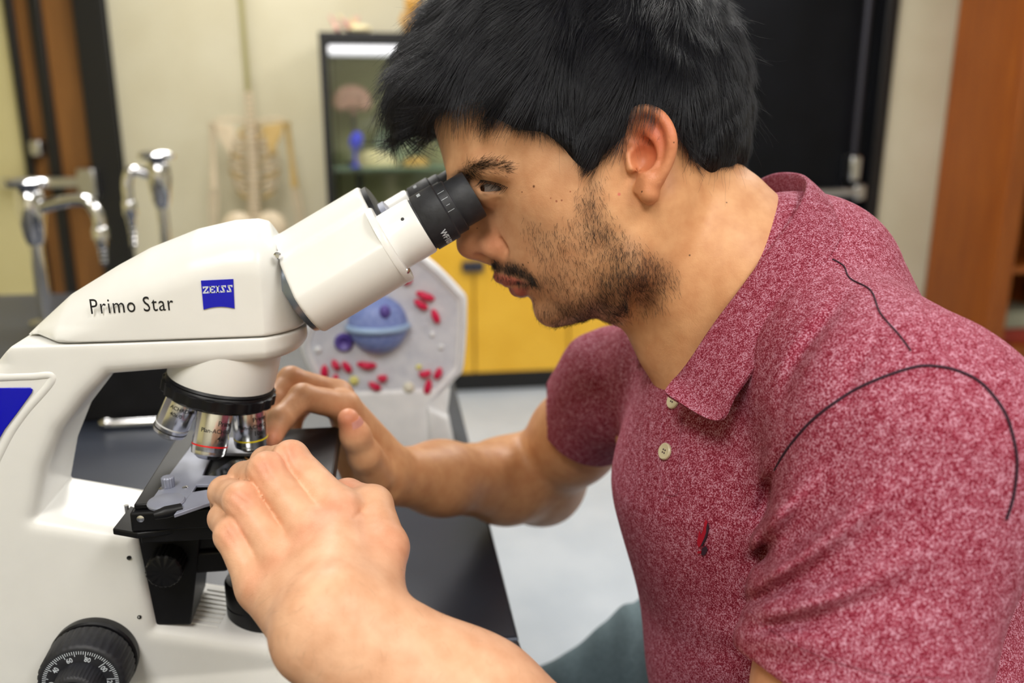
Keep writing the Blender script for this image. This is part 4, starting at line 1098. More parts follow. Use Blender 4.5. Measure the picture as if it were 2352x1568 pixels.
# chin pad, cheek bone
head.append(ellip(Hh(1266, 712, 0), (.011, .0105, .015), k=.010))
# the soft eyecups press against the brow: no overlap
def cupcut(yc):
    a_ = (CAMM.T @ e1).astype(np.float32); o_ = (CAMM.T @ (SN(s_c1, n_eye, yc) - CAM)).astype(np.float32)
    def fn(P):
        q = P - o_; t = q @ a_; rad_ = np.sqrt(np.maximum(np.einsum('ij,ij->i', q, q) - t * t, 0)) - (rE + .0003)
        return np.maximum(np.maximum(rad_, t - .0003), -.04 - t)
    return Prim(fn, o_ - a_ * .02, .035, 's', .0008)
# ears
def earpt(cx, cy, t): return (1360 + cx / 5.6, 220 + cy / 5.6, t)
helix = [(470, 430, 73), (440, 330, 75), (540, 215, 79), (700, 180, 82), (850, 240, 85), (955, 360, 87), (1015, 510, 88), (1020, 660, 87), (985, 830, 85), (915, 980, 83), (850, 1090, 81)]
anti = [(600, 440, 76), (700, 430, 78), (790, 530, 80.5), (850, 680, 81), (825, 830, 80.5), (760, 925, 80), (680, 950, 79)]
for mm in (lambda p: p, mir):
    hp_ = smooth_path(helix, 4); e = chain([mm(Hh(*earpt(*p))) for p in hp_], list(np.interp(np.linspace(0, 1, len(hp_)), [0, .15, 1], [.0022, .0030, .0029])), .0012)
    ap_ = smooth_path(anti, 3); e += chain([mm(Hh(*earpt(*p))) for p in ap_], list(np.interp(np.linspace(0, 1, len(ap_)), [0, .2, 1], [.002, .0034, .0031])), .002)
    e.append(rcone(mm(Hh(*earpt(760, 1120, 78.5))), mm(Hh(*earpt(730, 1260, 77.5))), .0052, .0056, .004))   # lobe
    e.append(rcone(mm(Hh(*earpt(660, 1060, 77))), mm(Hh(*earpt(600, 1200, 73))), .0036, .0030, .004))
    e.append(rcone(mm(Hh(*earpt(480, 760, 74))), mm(Hh(*earpt(505, 920, 74.5))), .0028, .0034, .003))        # tragus
    e.append(rcone(mm(Hh(*earpt(480, 600, 72.5))), mm(Hh(*earpt(600, 690, 73.5))), .0020, .0020, .003))
    # back plate joining ear and head
    pl = [(640, 330, 73), (820, 400, 77), (900, 560, 79), (900, 720, 78.5), (830, 900, 77), (740, 1080, 74.5)]
    e += chain([mm(Hh(*earpt(*p))) for p in pl], [.0055, .0058, .0055, .0052, .0052, .005], .004)
    e += [rcone(mm(Hh(*earpt(620, 560, 66))), mm(Hh(*earpt(700, 820, 66))), .010, .010, .004)]
    head.append(group(e, .0025))
    head.append(ellip(mm(Hh(*earpt(655, 770, 81))), (.0074, .0088, .0092), k=.0015, op='s'))
    head.append(rcone(mm(Hh(*earpt(590, 930, 79.5))), mm(Hh(*earpt(540, 1040, 78))), .0026, .0020, .0012, 's'))
    head.append(rcone(mm(Hh(*earpt(590, 610, 78))), mm(Hh(*earpt(720, 620, 79.5))), .0020, .0034, .0012, 's'))
# neck
WN = np.array([.25, .05, -.97])
neck = [ecap(K(1490, 470, .572), K(1648, 640, .572), .050, .052, (0, 0, 1), 1.10, .02), ecap(K(1648, 640, .572), K(1745, 800, .578), .052, .060, (0, 0, 1), 1.12, .02)]
neck += [rcone(K(1520, 470, .515), K(1590, 880, .552), .012, .010, .018), rcone(K(1470, 640, .575), K(1545, 790, .570), .022, .024, .02)]
neck += [rcone(K(1655, 500, .565), K(1790, 690, .57), .032, .042, .02)]
# torso core hidden by the shirt, arms
SN_ = K(2085, 1015, .440); SF_ = K(1408, 880, .730)
EN = K(1780, 2140, .425); WRN = K(752, 1432, .409)
EF = K(1245, 1108, .900); WRF = K(880, 1092, .695)
Mid = (SN_ + SF_) / 2
torso = [rcone(K(1745, 800, .578), Mid + (.02, .06, 0), .060, .075, .03), rcone(Mid + (.02, .06, 0), Mid + (.075, .36, 0), .075, .075, .03),
         rcone(Mid + (.03, .06, 0), SN_ + (0, .01, .01), .050, .044, .03), rcone(Mid + (.035, .06, 0), SF_ + (.012, .012, 0), .045, .036, .03)]
# near arm
fw = WRN - EN; fw /= np.linalg.norm(fw)
na = [rcone(SN_, SN_ + (EN - SN_) * .5, .042, .0385, .02), rcone(SN_ + (EN - SN_) * .5, EN, .0385, .038, .02),
      rcone(EN, EN + (WRN - EN) * .25, .041, .042, .02), rcone(EN + (WRN - EN) * .25, EN + (WRN - EN) * .7, .043, .034, .02)]
wv = np.array([.55, -.62, .10]); wv -= fw * (wv @ fw); wv /= np.linalg.norm(wv)      # across the wrist
na += [ecap(EN + (WRN - EN) * .7, WRN, .0305, .0236, wv, 1.22, .02)]
# far arm
ea = [rcone(SF_, EF * .5 + SF_ * .5 + (.0, .0, 0), .037, .037, .02), rcone(EF * .5 + SF_ * .5, EF, .037, .037, .03),
      rcone(EF, EF * .72 + WRF * .28, .038, .0385, .03), rcone(EF * .72 + WRF * .28, EF * .3 + WRF * .7, .0385, .029, .02), rcone(EF * .3 + WRF * .7, WRF, .029, .0225, .02)]
# ---- near hand (left): back of the hand towards the camera
def finger(pts, rad, k=.0035):
    pr = chain(pts, rad, k)
    for p, r in zip(pts[1:-1], rad[1:-1]): pr.append(Prim(lambda P, p=p.astype(np.float32), r=r: np.sqrt(((P - p) ** 2).sum(1)) - r * 1.02, p, r * 1.02, 'u', .002))
    return group(pr, .0004)
nh_f = [
    finger([K(781, 1172, 0.4664), K(668, 1052, 0.4818), K(612, 1062, 0.5082), K(588, 1098, 0.5258)], [0.01056, 0.00935, 0.00880, 0.00748]),
    finger([K(719, 1230, 0.4554), K(612, 1080, 0.4708), K(562, 1098, 0.4972), K(548, 1135, 0.5170)], [0.01067, 0.00946, 0.00891, 0.00748]),
    finger([K(650, 1290, 0.4510), K(554, 1148, 0.4620), K(517, 1130, 0.4884), K(512, 1160, 0.5104)], [0.01034, 0.00913, 0.00858, 0.00726]),
    finger([K(592, 1345, 0.4488), K(533, 1228, 0.4576), K(515, 1190, 0.4796), K(520, 1196, 0.5005)], [0.01012, 0.00869, 0.00803, 0.00682])]
nh_t = [rcone(K(850, 1385, 0.4235), K(884, 1258, 0.4532), 0.01485, 0.01232, .006), rcone(K(884, 1258, 0.4532), K(856, 1160, 0.4796), 0.01188, 0.01078, .004), rcone(K(856, 1160, 0.4796), K(798, 1136, 0.4972), 0.01056, 0.00880, .004), rcone(K(798, 1136, 0.4972), K(765, 1132, 0.5060), 0.00880, 0.00682, .004)]
palm = []
w1_ = WRN + wv * .010; w2_ = WRN - wv * .010
for tgt, base_, r1, r2 in ((K(781, 1172, 0.4664), w1_, .0165, .0130), (K(719, 1230, 0.4554), WRN + wv * .003, .0176, .0132), (K(650, 1290, 0.4510), WRN - wv * .004, .0170, .0126), (K(592, 1345, 0.4488), w2_, .0165, .0119)):
    palm.append(rcone(base_ + (0, 0, .004), tgt + (0, .002, .004), r1, r2, .014))
palm.append(rcone(K(770, 1330, 0.4422), K(690, 1300, 0.4752), 0.01540, 0.01430, .014))
palm.append(rcone(K(850, 1385, 0.4290), K(770, 1240, 0.4730), 0.01760, 0.01320, .014))
nhand = [group(nh_f, .0005), group(palm, .006), group(nh_t, .006)]
for c_, r_ in ((K(781, 1170, 0.4582), .0062), (K(719, 1229, 0.4466), .0066), (K(650, 1290, 0.4422), .006), (K(593, 1343, 0.4411), .0055)):
    nhand.append(Prim(lambda P, p=(c_ + (0, 0, .003)).astype(np.float32), r=r_: np.sqrt(((P - p) ** 2).sum(1)) - r, c_, r_ + .004, 'u', .008))
# ---- far hand (right): thumb up, fingers reaching to the slide
fh_f = [
    finger([K(790, 932, .655), K(695, 912, .634), K(645, 962, .616), K(624, 1008, .604)], [.0110, .0096, .0085, .0070]),
    finger([K(772, 905, .676), K(668, 872, .660), K(626, 920, .642), K(616, 975, .626)], [.0110, .0097, .0085, .0070]),
    finger([K(775, 915, .700), K(680, 880, .690), K(640, 930, .668), K(634, 985, .650)], [.0105, .0093, .0080, .0068]),
    finger([K(790, 940, .720), K(716, 915, .715), K(680, 950, .700), K(672, 995, .686)], [.0098, .0084, .0073, .0062])]
fh_t = [rcone(K(862, 1090, .672), K(838, 1046, .650), .0150, .0125, .006), rcone(K(838, 1046, .650), K(816, 1000, .638), .0120, .0108, .004), rcone(K(816, 1000, .638), K(800, 962, .632), .0108, .0078, .004)]
fp = []
for tgt, r in ((K(790, 935, .658), .0125), (K(776, 912, .678), .0125), (K(780, 920, .700), .012), (K(794, 945, .718), .011)):
    fp.append(rcone(WRF + (tgt - WRF) * .12, tgt, .0185, r, .014))
fp.append(rcone(K(872, 1110, .694), K(824, 1040, .692), .017, .014, .014)); fp.append(rcone(K(848, 1100, .688), K(806, 1050, .698), .014, .010, .014))
fhand = [group(fh_f, .0016), group(fp, .006), group(fh_t, .006)]

head += [cupcut(YM - .031), cupcut(YM + .031)]
BODY = [group(head, 0), group(neck, .016), group(torso, .02), group(na, .012), group(ea, .012), group(nhand, .008), group(fhand, .008)]

# creases between the fingers of the near hand, pressed into the surface
def hit0(px, py, prims, d0, d1, n=240):
    ds = np.linspace(d0, d1, n); P = np.stack([K(px, py, d) for d in ds]).astype(np.float32); f = ev(prims, P); i = max(int(np.argmax(f < 0)), 1)
    return K(px, py, ds[i - 1] + (ds[i] - ds[i - 1]) * f[i - 1] / (f[i - 1] - f[i]))
_hb = [group(nhand, 0)]
crs = []
_ax = [(K(781, 1172, .4664), K(668, 1052, .4818)), (K(719, 1230, .4554), K(612, 1080, .4708)), (K(650, 1290, .451), K(554, 1148, .462)), (K(592, 1345, .4488), K(533, 1228, .4576))]
pts_ = [hit0(a, b_, _hb, .36, .58) for a, b_ in ((812, 1190), (832, 1172), (848, 1156))]
crs += chain(pts_, [.0007, .0011, .0006], .0016, 's')
BODY[5] = group(nhand + crs, .008)
# ------------------------------------------------------------------ polo shirt
ax_d = np.array([.24, .96, .05]); ax_d /= np.linalg.norm(ax_d)
wS = SN_ - SF_; wS /= np.linalg.norm(wS)
fS = np.cross(wS, ax_d); fS /= np.linalg.norm(fS)
if fS[0] > 0: fS = -fS
NB = K(1748, 690, .575)
MC = Mid + (.022, 0, 0)
def srt(hits=None):
    p = []
    p.append(group([
        ecap(MC + ax_d * .055, MC + ax_d * .20, .098, .100, wS, 1.42, .03),
        ecap(MC + ax_d * .20, MC + ax_d * .55, .100, .112, wS, 1.36, .03),
        rcone(NB + (.010, .004, 0), SN_ + (-.004, -.008, .01), .050, .064, .03), rcone(NB + (.010, .004, 0), SF_ + (.01, .006, 0), .050, .046, .03),
        rcone(K(1880, 640, .565), MC + (.075, .055, 0), .048, .085, .04), rcone(MC + (.075, .055, 0), MC + (.11, .30, .02), .085, .095, .04),
        rcone(NB, MC + ax_d * .05, .055, .09, .04)], .02))
    return p
sh_t = srt()
# sleeves
HN = SN_ + (EN - SN_) * .62
un = (EN - SN_) / np.linalg.norm(EN - SN_)
sleeve_n = group([rcone(SN_ + (.004, .004, .006), SN_ + (EN - SN_) * .45 + (.004, 0, 0), .069, .0535, .02), rcone(SN_ + (EN - SN_) * .45 + (.004, 0, 0), SN_ + (EN - SN_) * .8 + (.003, 0, 0), .0535, .0475, .02)], .016)
uf = (EF - SF_) / np.linalg.norm(EF - SF_)
sleeve_f = group([rcone(SF_ + (0, .002, 0), SF_ + (EF - SF_) * .6, .050, .046, .02)], .02)
hem_n = K(1712, 1500, .43); hem_n2 = K(2180, 1620, .40)
nrm_n = un + np.array([-.04, -.02, 0]); nrm_n /= np.linalg.norm(nrm_n)
offn = float(nrm_n @ K(1705, 1510, .425))
cutf = float(uf @ (SF_ + (EF - SF_) * .30))
def f_sn(P):
    d = sleeve_n.fn(P); s = P @ nrm_n.astype(np.float32)
    arm_ = ev([na_u], P) - .003
    cav = np.maximum(arm_, offn - .006 - s)
    return smax(smax(d, s - offn, .003), -cav, .002)
na_u = group(na[:2], .02)
ea_u = group(ea[:2], .02)
def f_sf(P):
    d = sleeve_f.fn(P); s = P @ uf.astype(np.float32)
    cav = np.maximum(ev([ea_u], P) - .003, cutf - .010 - s)
    return smax(smax(d, s - cutf, .003), -cav, .002)
def folds(P):
    """soft creases of the knit, running from the arm pit over sleeve and chest"""
    x = P[:, 0] / P[:, 2] * FPX + 1176; y = P[:, 1] / P[:, 2] * FPX + 784
    d = np.zeros(len(P), np.float32)
    # sleeve: fan of folds that start at the arm pit
    ang = np.arctan2(y - 1500, x - 1450); rr = np.hypot(x - 1450, y - 1500)
    m = np.exp(-np.clip((x - 1800) / 230, 0, 9) ** 2) * np.clip((x - 1700) / 60, 0, 1) * np.clip((y - 1060) / 120, 0, 1) * np.clip((1485 - y) / 70, 0, 1)
    d += m * (-.0015 + .0054 * np.sin(ang * 27 + .6 * np.sin(rr / 90) + .4) + .0015 * np.sin(ang * 51 + rr / 80))
    # armhole groove
    A_ = np.array([(1752, 1330)] + SEAM_N[:6], float); dd = np.full(len(P), 1e9)
    for (ax_, ay_), (bx_, by_) in zip(A_[:-1], A_[1:]):
        ex_, ey_ = bx_ - ax_, by_ - ay_; t_ = np.clip(((x - ax_) * ex_ + (y - ay_) * ey_) / (ex_ * ex_ + ey_ * ey_), 0, 1)
        dd = np.minimum(dd, np.hypot(x - ax_ - ex_ * t_, y - ay_ - ey_ * t_))
    d += np.clip((1335 - y) / 70, 0, 1) * .0024 * np.exp(-(dd / 15) ** 2) * np.clip((y - 930) / 160, 0, 1) - .0016 * np.exp(-((dd - 30) / 16) ** 2) * np.clip((y - 900) / 160, 0, 1)
    # shoulder yoke folds under the collar
    u = (x - 1750) * .55 - (y - 900) * .83; v = (x - 1750) * .83 + (y - 900) * .55
    m2 = np.exp(-((x - 1860) / 130) ** 2 - ((y - 800) / 130) ** 2)
    d += m2 * (.0052 * np.exp(-(np.sin((x * .84 + y * .40) / 40 + .4 * np.sin(y / 60)) / .45) ** 2) - .0018)
    m3 = np.exp(-((x - 1650) / 120) ** 2 - ((y - 1400) / 200) ** 2)
    d += m3 * .0014 * np.sin((x * .5 + y) / 48)
    m4 = np.exp(-((x - 1360) / 60) ** 2 - ((y - 850) / 90) ** 2)
    d += m4 * .0018 * np.sin((x * 1.0 - y * .35) / 17)
    m5 = np.exp(-((x - 1800) / 160) ** 2 - ((y - 1480) / 90) ** 2)
    d += m5 * .0016 * np.sin((y - x * .18) / 17)
    return d.astype(np.float32)
SEAM_N = [(1757, 1275), (1752, 1210), (1759, 1131), (1800, 1045), (1855, 976), (1910, 930), (1971, 892), (2040, 862), (2109, 842), (2160, 843), (2202, 853), (2245, 874), (2279, 907), (2308, 950), (2325, 1000), (2334, 1050), (2333, 1092), (2325, 1145), (2310, 1192)]
SHIRT = sh_t + [Prim(f_sf, SF_ + (EF - SF_) * .3, .18, 'u', .012), Prim(f_sn, SN_ + (EN - SN_) * .4, .22, 'u', .005), Prim(folds, K(1800, 1000, .45), .45, 'd', 0)]
V, Q = nets(SHIRT, (.03, -.14, .30), (.46, .42, .86), .0022)
print('shirt', len(V))
SHV, SHQ = V, Q
def hit(px, py, prims=None, d0=.30, d1=.95, n=260):
    prims = prims or SHIRT
    ds = np.linspace(d0, d1, n); P = np.stack([K(px, py, d) for d in ds]).astype(np.float32)
    f = ev(prims, P); i = int(np.argmax(f < 0))
    if f[i] >= 0: return K(px, py, .6)
    t = f[i - 1] / (f[i - 1] - f[i]); return K(px, py, ds[i - 1] + (ds[i] - ds[i - 1]) * t)
def nrm(p, prims=None):
    prims = prims or SHIRT; e = 8e-4
    P = np.array([p + np.array(o) * e for o in ((1, 0, 0), (-1, 0, 0), (0, 1, 0), (0, -1, 0), (0, 0, 1), (0, 0, -1))], np.float32)
    f = ev(prims, P); g = np.array([f[0] - f[1], f[2] - f[3], f[4] - f[5]]); return g / (np.linalg.norm(g) + 1e-12)
def cw(P): return cam2world(np.asarray(P, float))

# heather knit
def knit(name, scale, dark=1.0):
    m = mat(name, srgb(150, 50, 70), .82, 0, .25)
    b_ = m.node_tree.nodes['Principled BSDF']; b_.inputs['Sheen Weight'].default_value = .0
    tc = N(m, 'ShaderNodeTexCoord')
    n1 = N(m, 'ShaderNodeTexNoise', i_Scale=scale, i_Detail=2.0, i_Roughness=.7); n2 = N(m, 'ShaderNodeTexNoise', i_Scale=scale * .22, i_Detail=2.0)
    n3 = N(m, 'ShaderNodeTexNoise', i_Scale=scale * 1.9, i_Detail=1.0)
    for n_ in (n1, n2, n3): L(m, tc.outputs['Object'], n_.inputs['Vector'])
    ad = N(m, 'ShaderNodeMath', operation='MULTIPLY_ADD'); ad.inputs[1].default_value = .30; L(m, n2.outputs['Fac'], ad.inputs[0]); L(m, n1.outputs['Fac'], ad.inputs[2])
    ad2 = N(m, 'ShaderNodeMath', operation='MULTIPLY_ADD'); ad2.inputs[1].default_value = .35; L(m, n3.outputs['Fac'], ad2.inputs[0]); L(m, ad.outputs[0], ad2.inputs[2])
    cr = N(m, 'ShaderNodeValToRGB'); e = cr.color_ramp.elements
    e[0].position = .70; e[0].color = (*[c * dark for c in srgb(116, 14, 38)], 1); e[1].position = .98; e[1].color = (*[c * dark for c in srgb(204, 150, 170)], 1)
    q = cr.color_ramp.elements.new(.82); q.color = (*[c * dark for c in srgb(156, 56, 78)], 1)
    L(m, ad2.outputs[0], cr.inputs[0]); L(m, cr.outputs[0], b_.inputs['Base Color'])
    bp = N(m, 'ShaderNodeBump', i_Strength=.35, i_Distance=.0006); L(m, n3.outputs['Fac'], bp.inputs['Height']); L(m, bp.outputs[0], b_.inputs['Normal'])
    return m
M_knit = knit('maroon_heather_knit', 1050)
M_coll = knit('maroon_ribbed_knit', 1250, .9)
M_thread = mat('dark_navy_thread', srgb(52, 24, 42), .8)
per = thing('person', cam2world(K(1900, 1600, .6)), 'person in a maroon heather polo shirt bent over the microscope, both hands at its stage', 'person')
shirt = np_obj('polo_shirt', cam2world(V), Q, M_knit, per)
def thread(pts, name='seam', r=.0007, m=None, lift=.0002, parent=None, n=5):
    pts = smooth_path(pts, n); W = []
    for a, b_ in pts:
        p = hit(a, b_); W.append(cw(p + nrm(p) * lift))
    runs = [[W[0]]]
    for w in W[1:]:
        if np.linalg.norm(w - runs[-1][-1]) < .012: runs[-1].append(w)
        else: runs.append([w])
    W2 = max(runs, key=len)
    return obj(name, MB().tube(W2, r, 6), m or M_thread, parent or shirt)
thread(SEAM_N, r=.00065, lift=.0005)
thread([(1912, 596), (1938, 612), (1952, 640), (2000, 668), (2022, 720), (2062, 766), (2092, 806)], r=.0004, lift=.0004)
thread([(1722, 1400), (1760, 1440), (1850, 1490), (1960, 1530), (2060, 1550), (2170, 1556)], r=.0003, m=M_coll)

# collar: stand against the neck, fold, fall
col = [  # (inner bottom, fold, outer edge) as pixel x, y, depth
    ((1560, 900, .520), (1556, 868, .517), (1524, 902, .507)),
    ((1590, 860, .512), (1590, 818, .509), (1645, 968, .478)),
    ((1640, 800, .510), (1640, 742, .508), (1690, 905, .474)),
    ((1700, 740, .508), (1700, 662, .506), (1762, 810, .474)),
    ((1760, 670, .508), (1762, 578, .507), (1838, 705, .480)),
    ((1815, 600, .515), (1820, 500, .514), (1900, 598, .494)),
    ((1850, 540, .530), (1850, 436, .532), (1938, 528, .514)),
    ((1855, 500, .555), (1846, 408, .556), (1935, 492, .540)),
    ((1835, 490, .585), (1812, 398, .584), (1900, 470, .575)),
    ((1790, 490, .615), (1765, 405, .612), (1820, 455, .622)),
    ((1740, 540, .640), (1715, 440, .637), (1745, 500, .655)),
    ((1670, 640, .655), (1640, 540, .652), (1650, 620, .672)),
    ((1600, 730, .650), (1560, 640, .648), (1545, 740, .670)),
    ((1545, 800, .630), (1505, 720, .628), (1478, 800, .648)),
    ((1530, 850, .605), (1500, 775, .604), (1462, 818, .618)),
    ((1540, 880, .580), (1530, 845, .580), (1505, 850, .588))]
rows = [[], [], []]
for j in range(3): rows[j] = smooth_path([c[j] for c in col], 5)
nC_ = len(rows[0]); prof = []
for i in range(nC_):
    a, f_, o_ = [K(*rows[j][i]) for j in range(3)]
    outw = (o_ - f_)
    prof.append([a, a * .5 + f_ * .5, a * .12 + f_ * .88, f_ + (o_ - a) * .03, f_ * .9 + o_ * .1 + (f_ - a) * .05, f_ * .66 + o_ * .34 + (f_ - a) * .07, f_ * .33 + o_ * .67 + (f_ - a) * .05, o_])
mb = MB(); nP = len(prof[0]); VV = []
for i in range(nC_):
    for p in prof[i]: VV.append(cw(p))
FF = [(i * nP + k, i * nP + k + 1, (i + 1) * nP + k + 1, (i + 1) * nP + k) for i in range(nC_ - 1) for k in range(nP - 1)]
mb.add(VV, FF); collar = obj('collar', mb, M_coll, shirt, smooth=80)
sm = collar.modifiers.new('subdivide', 'SUBSURF'); sm.levels = 1; sm.render_levels = 2
so = collar.modifiers.new('thickness', 'SOLIDIFY'); so.thickness = .0022; so.offset = 0
# placket, buttons, emblem
M_btn = mat('ivory_button', srgb(214, 204, 170), .3)
def button(px, py, d=None, tilt=None, r=.0052):
    p = hit(px, py); n_ = nrm(p)
    c = cw(p + n_ * .0005); nw = CAMM @ n_
    bt = obj('button', MB().lathe(c, nw, [(0, r), (.0012, r), (.0018, r * .9), (.0014, r * .55), (.0014, .0005)], 24), M_btn, shirt)
    u = np.cross(nw, (0, 0, 1.0)); u /= np.linalg.norm(u); v = np.cross(nw, u)
    for a in range(4):
        g = math.pi / 4 + a * math.pi / 2
        obj('button_hole', MB().lathe(c + (u * math.cos(g) + v * math.sin(g)) * r * .24 + nw * .0013, nw, [(0, .0006), (.0002, .0006)], 8), M_thread, bt)
button(1530, 1037); button(1549, 921)
thread([(1524, 905), (1521, 960), (1516, 1030), (1520, 1090), (1528, 1130)], 'placket_edge', .0005, M_coll)
thread([(1566, 960), (1562, 1040), (1558, 1130), (1528, 1134)], 'placket_edge', .0004, M_coll)
M_emb = mat('wine_red_embroidery', srgb(172, 8, 42), .6)
def patch(name, px_poly, m, parent, lift=.0006):
    P = [hit(*p) for p in px_poly]; n_ = nrm(np.mean(P, 0)); W = [cw(p + n_ * lift) for p in P]
    return obj(name, MB().prism(W, CAMM @ n_ * .0006), m, parent, smooth=None)
ec = lambda L_: [(1560 + a / 11.2, 1160 + b_ / 11.2) for a, b_ in L_]
em = patch('emblem', ec([(710, 350), (760, 450), (740, 640), (690, 800), (600, 1000), (530, 1080), (500, 1000), (490, 900), (520, 760), (545, 650), (580, 760), (640, 640), (680, 430)]), M_emb, shirt)
patch('emblem_dark_strip', ec([(765, 440), (800, 560), (765, 700), (740, 820), (625, 1040), (590, 1020), (680, 830), (730, 680), (735, 560)]), M_thread, em, .0009)  # dark thread strip along the emblem's right edge
patch('emblem_leg', ec([(610, 1090), (700, 1030), (750, 1120), (705, 1230), (650, 1280), (600, 1250)]), M_thread, em)
patch('emblem_leg', ec([(500, 1170), (590, 1160), (590, 1220), (500, 1220)]), M_emb, em)
# turned-over far tip of the collar and the open placket
fl = patch('collar_tip', [(1484, 724), (1500, 730), (1512, 752), (1516, 780), (1502, 824), (1482, 830), (1460, 827), (1468, 806), (1474, 770)], M_coll, shirt, .003)
md = fl.modifiers.new('edge', 'BEVEL'); md.width = .0006; md.segments = 2

# ------------------------------------------------------------------ trousers (out of focus, below the bench edge)
M_jean = noise_mat('grey_green_denim', srgb(84, 102, 108), srgb(98, 116, 122), 260, .85, bump=.25, bscale=1500)
HP = K(1930, 1900, .66)
leg_f = [K(1700, 1640, .92), K(1390, 1620, 1.02), K(1235, 1690, 1.05)]
TR = [group([rcone(K(1800, 1720, .82), K(1530, 1550, .93), .10, .075, .05), rcone(K(1530, 1550, .93), K(1260, 1680, 1.00), .075, .062, .03),
             rcone(K(1260, 1680, 1.00), K(1240, 2200, 1.10), .060, .050, .03), rcone(K(1800, 1700, .82), K(1900, 1950, .60), .11, .13, .06),
             rcone(K(1900, 1950, .60), K(1420, 2300, .62), .10, .075, .05), rcone(K(1900, 1950, .60), K(2300, 2100, .75), .13, .13, .06)], 0),
      Prim(lambda P: (.0025 * np.sin(P[:, 0] * 260 + 60 * P[:, 1]) * np.exp(-((P[:, 0] - .16) / .06) ** 2)).astype(np.float32), K(1500, 1550, .9), .3, 'd', 0)]
V, Q = nets(TR, (-.05, .20, .42), (.75, .95, 1.2), .004)
np_obj('trousers', cam2world(V), Q, M_jean, per)
# ------------------------------------------------------------------ body mesh with skin colouring
V, Q = nets(BODY, (-.18, -.30, .32), (.42, .36, .98), .0013)
print('body', len(V))
Vp = V.astype(np.float32)
PX = V[:, 0] / V[:, 2] * FPX + 1176; PY = V[:, 1] / V[:, 2] * FPX + 784
def lin(*c): return np.array(srgb(*c))
base_c = np.tile(lin(218, 166, 126), (len(V), 1))
def blend(w, c):
    global base_c
    base_c = base_c * (1 - w[:, None]) + np.array(c) * w[:, None]
def gauss(c, r): return np.exp(-((V - c) ** 2).sum(1) / (r * r))
def seg(a, b_):
    ab = b_ - a; t = np.clip((V - a) @ ab / (ab @ ab), 0, 1); return np.linalg.norm(V - a - t[:, None] * ab, axis=1)
# arms: the near hand is paler, the far fore-arm tanned
wn = np.exp(-(np.minimum(seg(EN, WRN), np.minimum(seg(WRN, K(690, 1250, 0.4510)), seg(K(690, 1250, 0.4510), K(560, 1120, 0.4840)))) / .07) ** 4); blend(wn * .9, lin(232, 184, 150))
wf = np.exp(-(seg(EF, WRF) / .065) ** 4); blend(wf * .8, lin(206, 152, 104))
blend(np.exp(-(seg(SF_, EF) / .07) ** 4) * (1 - wf) * .6, lin(220, 166, 116))
blend(np.exp(-(seg(K(1520, 470, .52), K(1700, 800, .53)) / .06) ** 4) * .6, lin(224, 168, 116))
# warm flush on knuckles, ears, nose, finger tips
for p, r, a in [(K(781, 1168, 0.4543), .010, .55), (K(719, 1226, 0.4433), .010, .5), (K(650, 1290, 0.4400), .009, .4), (K(593, 1343, 0.4389), .009, .4), (K(667, 1045, 0.4730), .0085, .55), (K(610, 1072, 0.4609), .0085, .5), (K(552, 1142, 0.4521), .0085, .5), (K(534, 1222, 0.4488), .008, .5),
                (K(890, 1250, 0.4455), .014, .4), (K(800, 1125, 0.4884), .012, .5), (K(622, 1012, .598), .011, .65), (K(800, 962, .624), .013, .7), (Hh(1090, 565, 5), .012, .45), (Hh(1140, 560, 16), .010, .5)]:
    blend(gauss(p, r) * a * .75, lin(226, 128, 104))
for c_, a in (((800, 400, 84), .5), ((930, 500, 86), .45), ((640, 600, 76), .6), ((820, 830, 80), .4), ((720, 1160, 80), .30)):
    blend(gauss(Hh(*earpt(*c_)), .012) * a, lin(214, 96, 66))
sgn = np.sign(HD - V[:, 2])
# map both halves onto the near side for painted regions
Vm = V.copy(); Vm[:, 2] = HD - np.abs(V[:, 2] - HD)
MX = Vm[:, 0] / Vm[:, 2] * FPX + 1176; MY = Vm[:, 1] / Vm[:, 2] * FPX + 784
inhead = (np.linalg.norm(V - Hh(1340, 420, 0), axis=1) < .17)
lipd = np.minimum(ev([group(up_l, 0)], Vp), ev([group(lo_l, 0)], Vp))
wl = np.clip(1 - lipd / .0011, 0, 1) * inhead
blend(wl * .85, lin(176, 84, 74))
# beard: density painted over the jaw
def soft_poly(poly, X, Y, soft):
    f = poly_sdf([(p[0], p[1]) for p in poly]); return np.clip(.5 - f(X.astype(np.float32), Y.astype(np.float32)) / soft, 0, 1)
beard_poly = [(1352, 415), (1378, 405), (1390, 470), (1430, 540), (1490, 570), (1545, 610), (1552, 660), (1510, 700), (1440, 716), (1360, 745), (1280, 745), (1240, 715), (1236, 690), (1270, 690), (1262, 660), (1222, 655), (1250, 610), (1215, 560), (1205, 505), (1260, 520), (1320, 490)]
core_poly = [(1360, 420), (1385, 500), (1440, 545), (1520, 600), (1545, 640), (1500, 695), (1430, 715), (1360, 742), (1290, 740), (1248, 715), (1250, 700), (1330, 700), (1360, 650), (1390, 600), (1340, 540), (1335, 470)]
must_poly = [(1122, 600), (1136, 594), (1180, 598), (1208, 612), (1226, 634), (1230, 648), (1216, 650), (1180, 638), (1150, 630), (1134, 620)]
goat_poly = [(1206, 676), (1222, 676), (1228, 686), (1216, 690)]
def beard_density(X, Y):
    return np.maximum.reduce([soft_poly(beard_poly, X, Y, 40) * .35 + soft_poly(core_poly, X, Y, 50) * .65, soft_poly(must_poly, X, Y, 12), soft_poly(goat_poly, X, Y, 8) * .6])
bd = beard_density(MX, MY) * inhead
blend(bd * .46, lin(104, 76, 56))
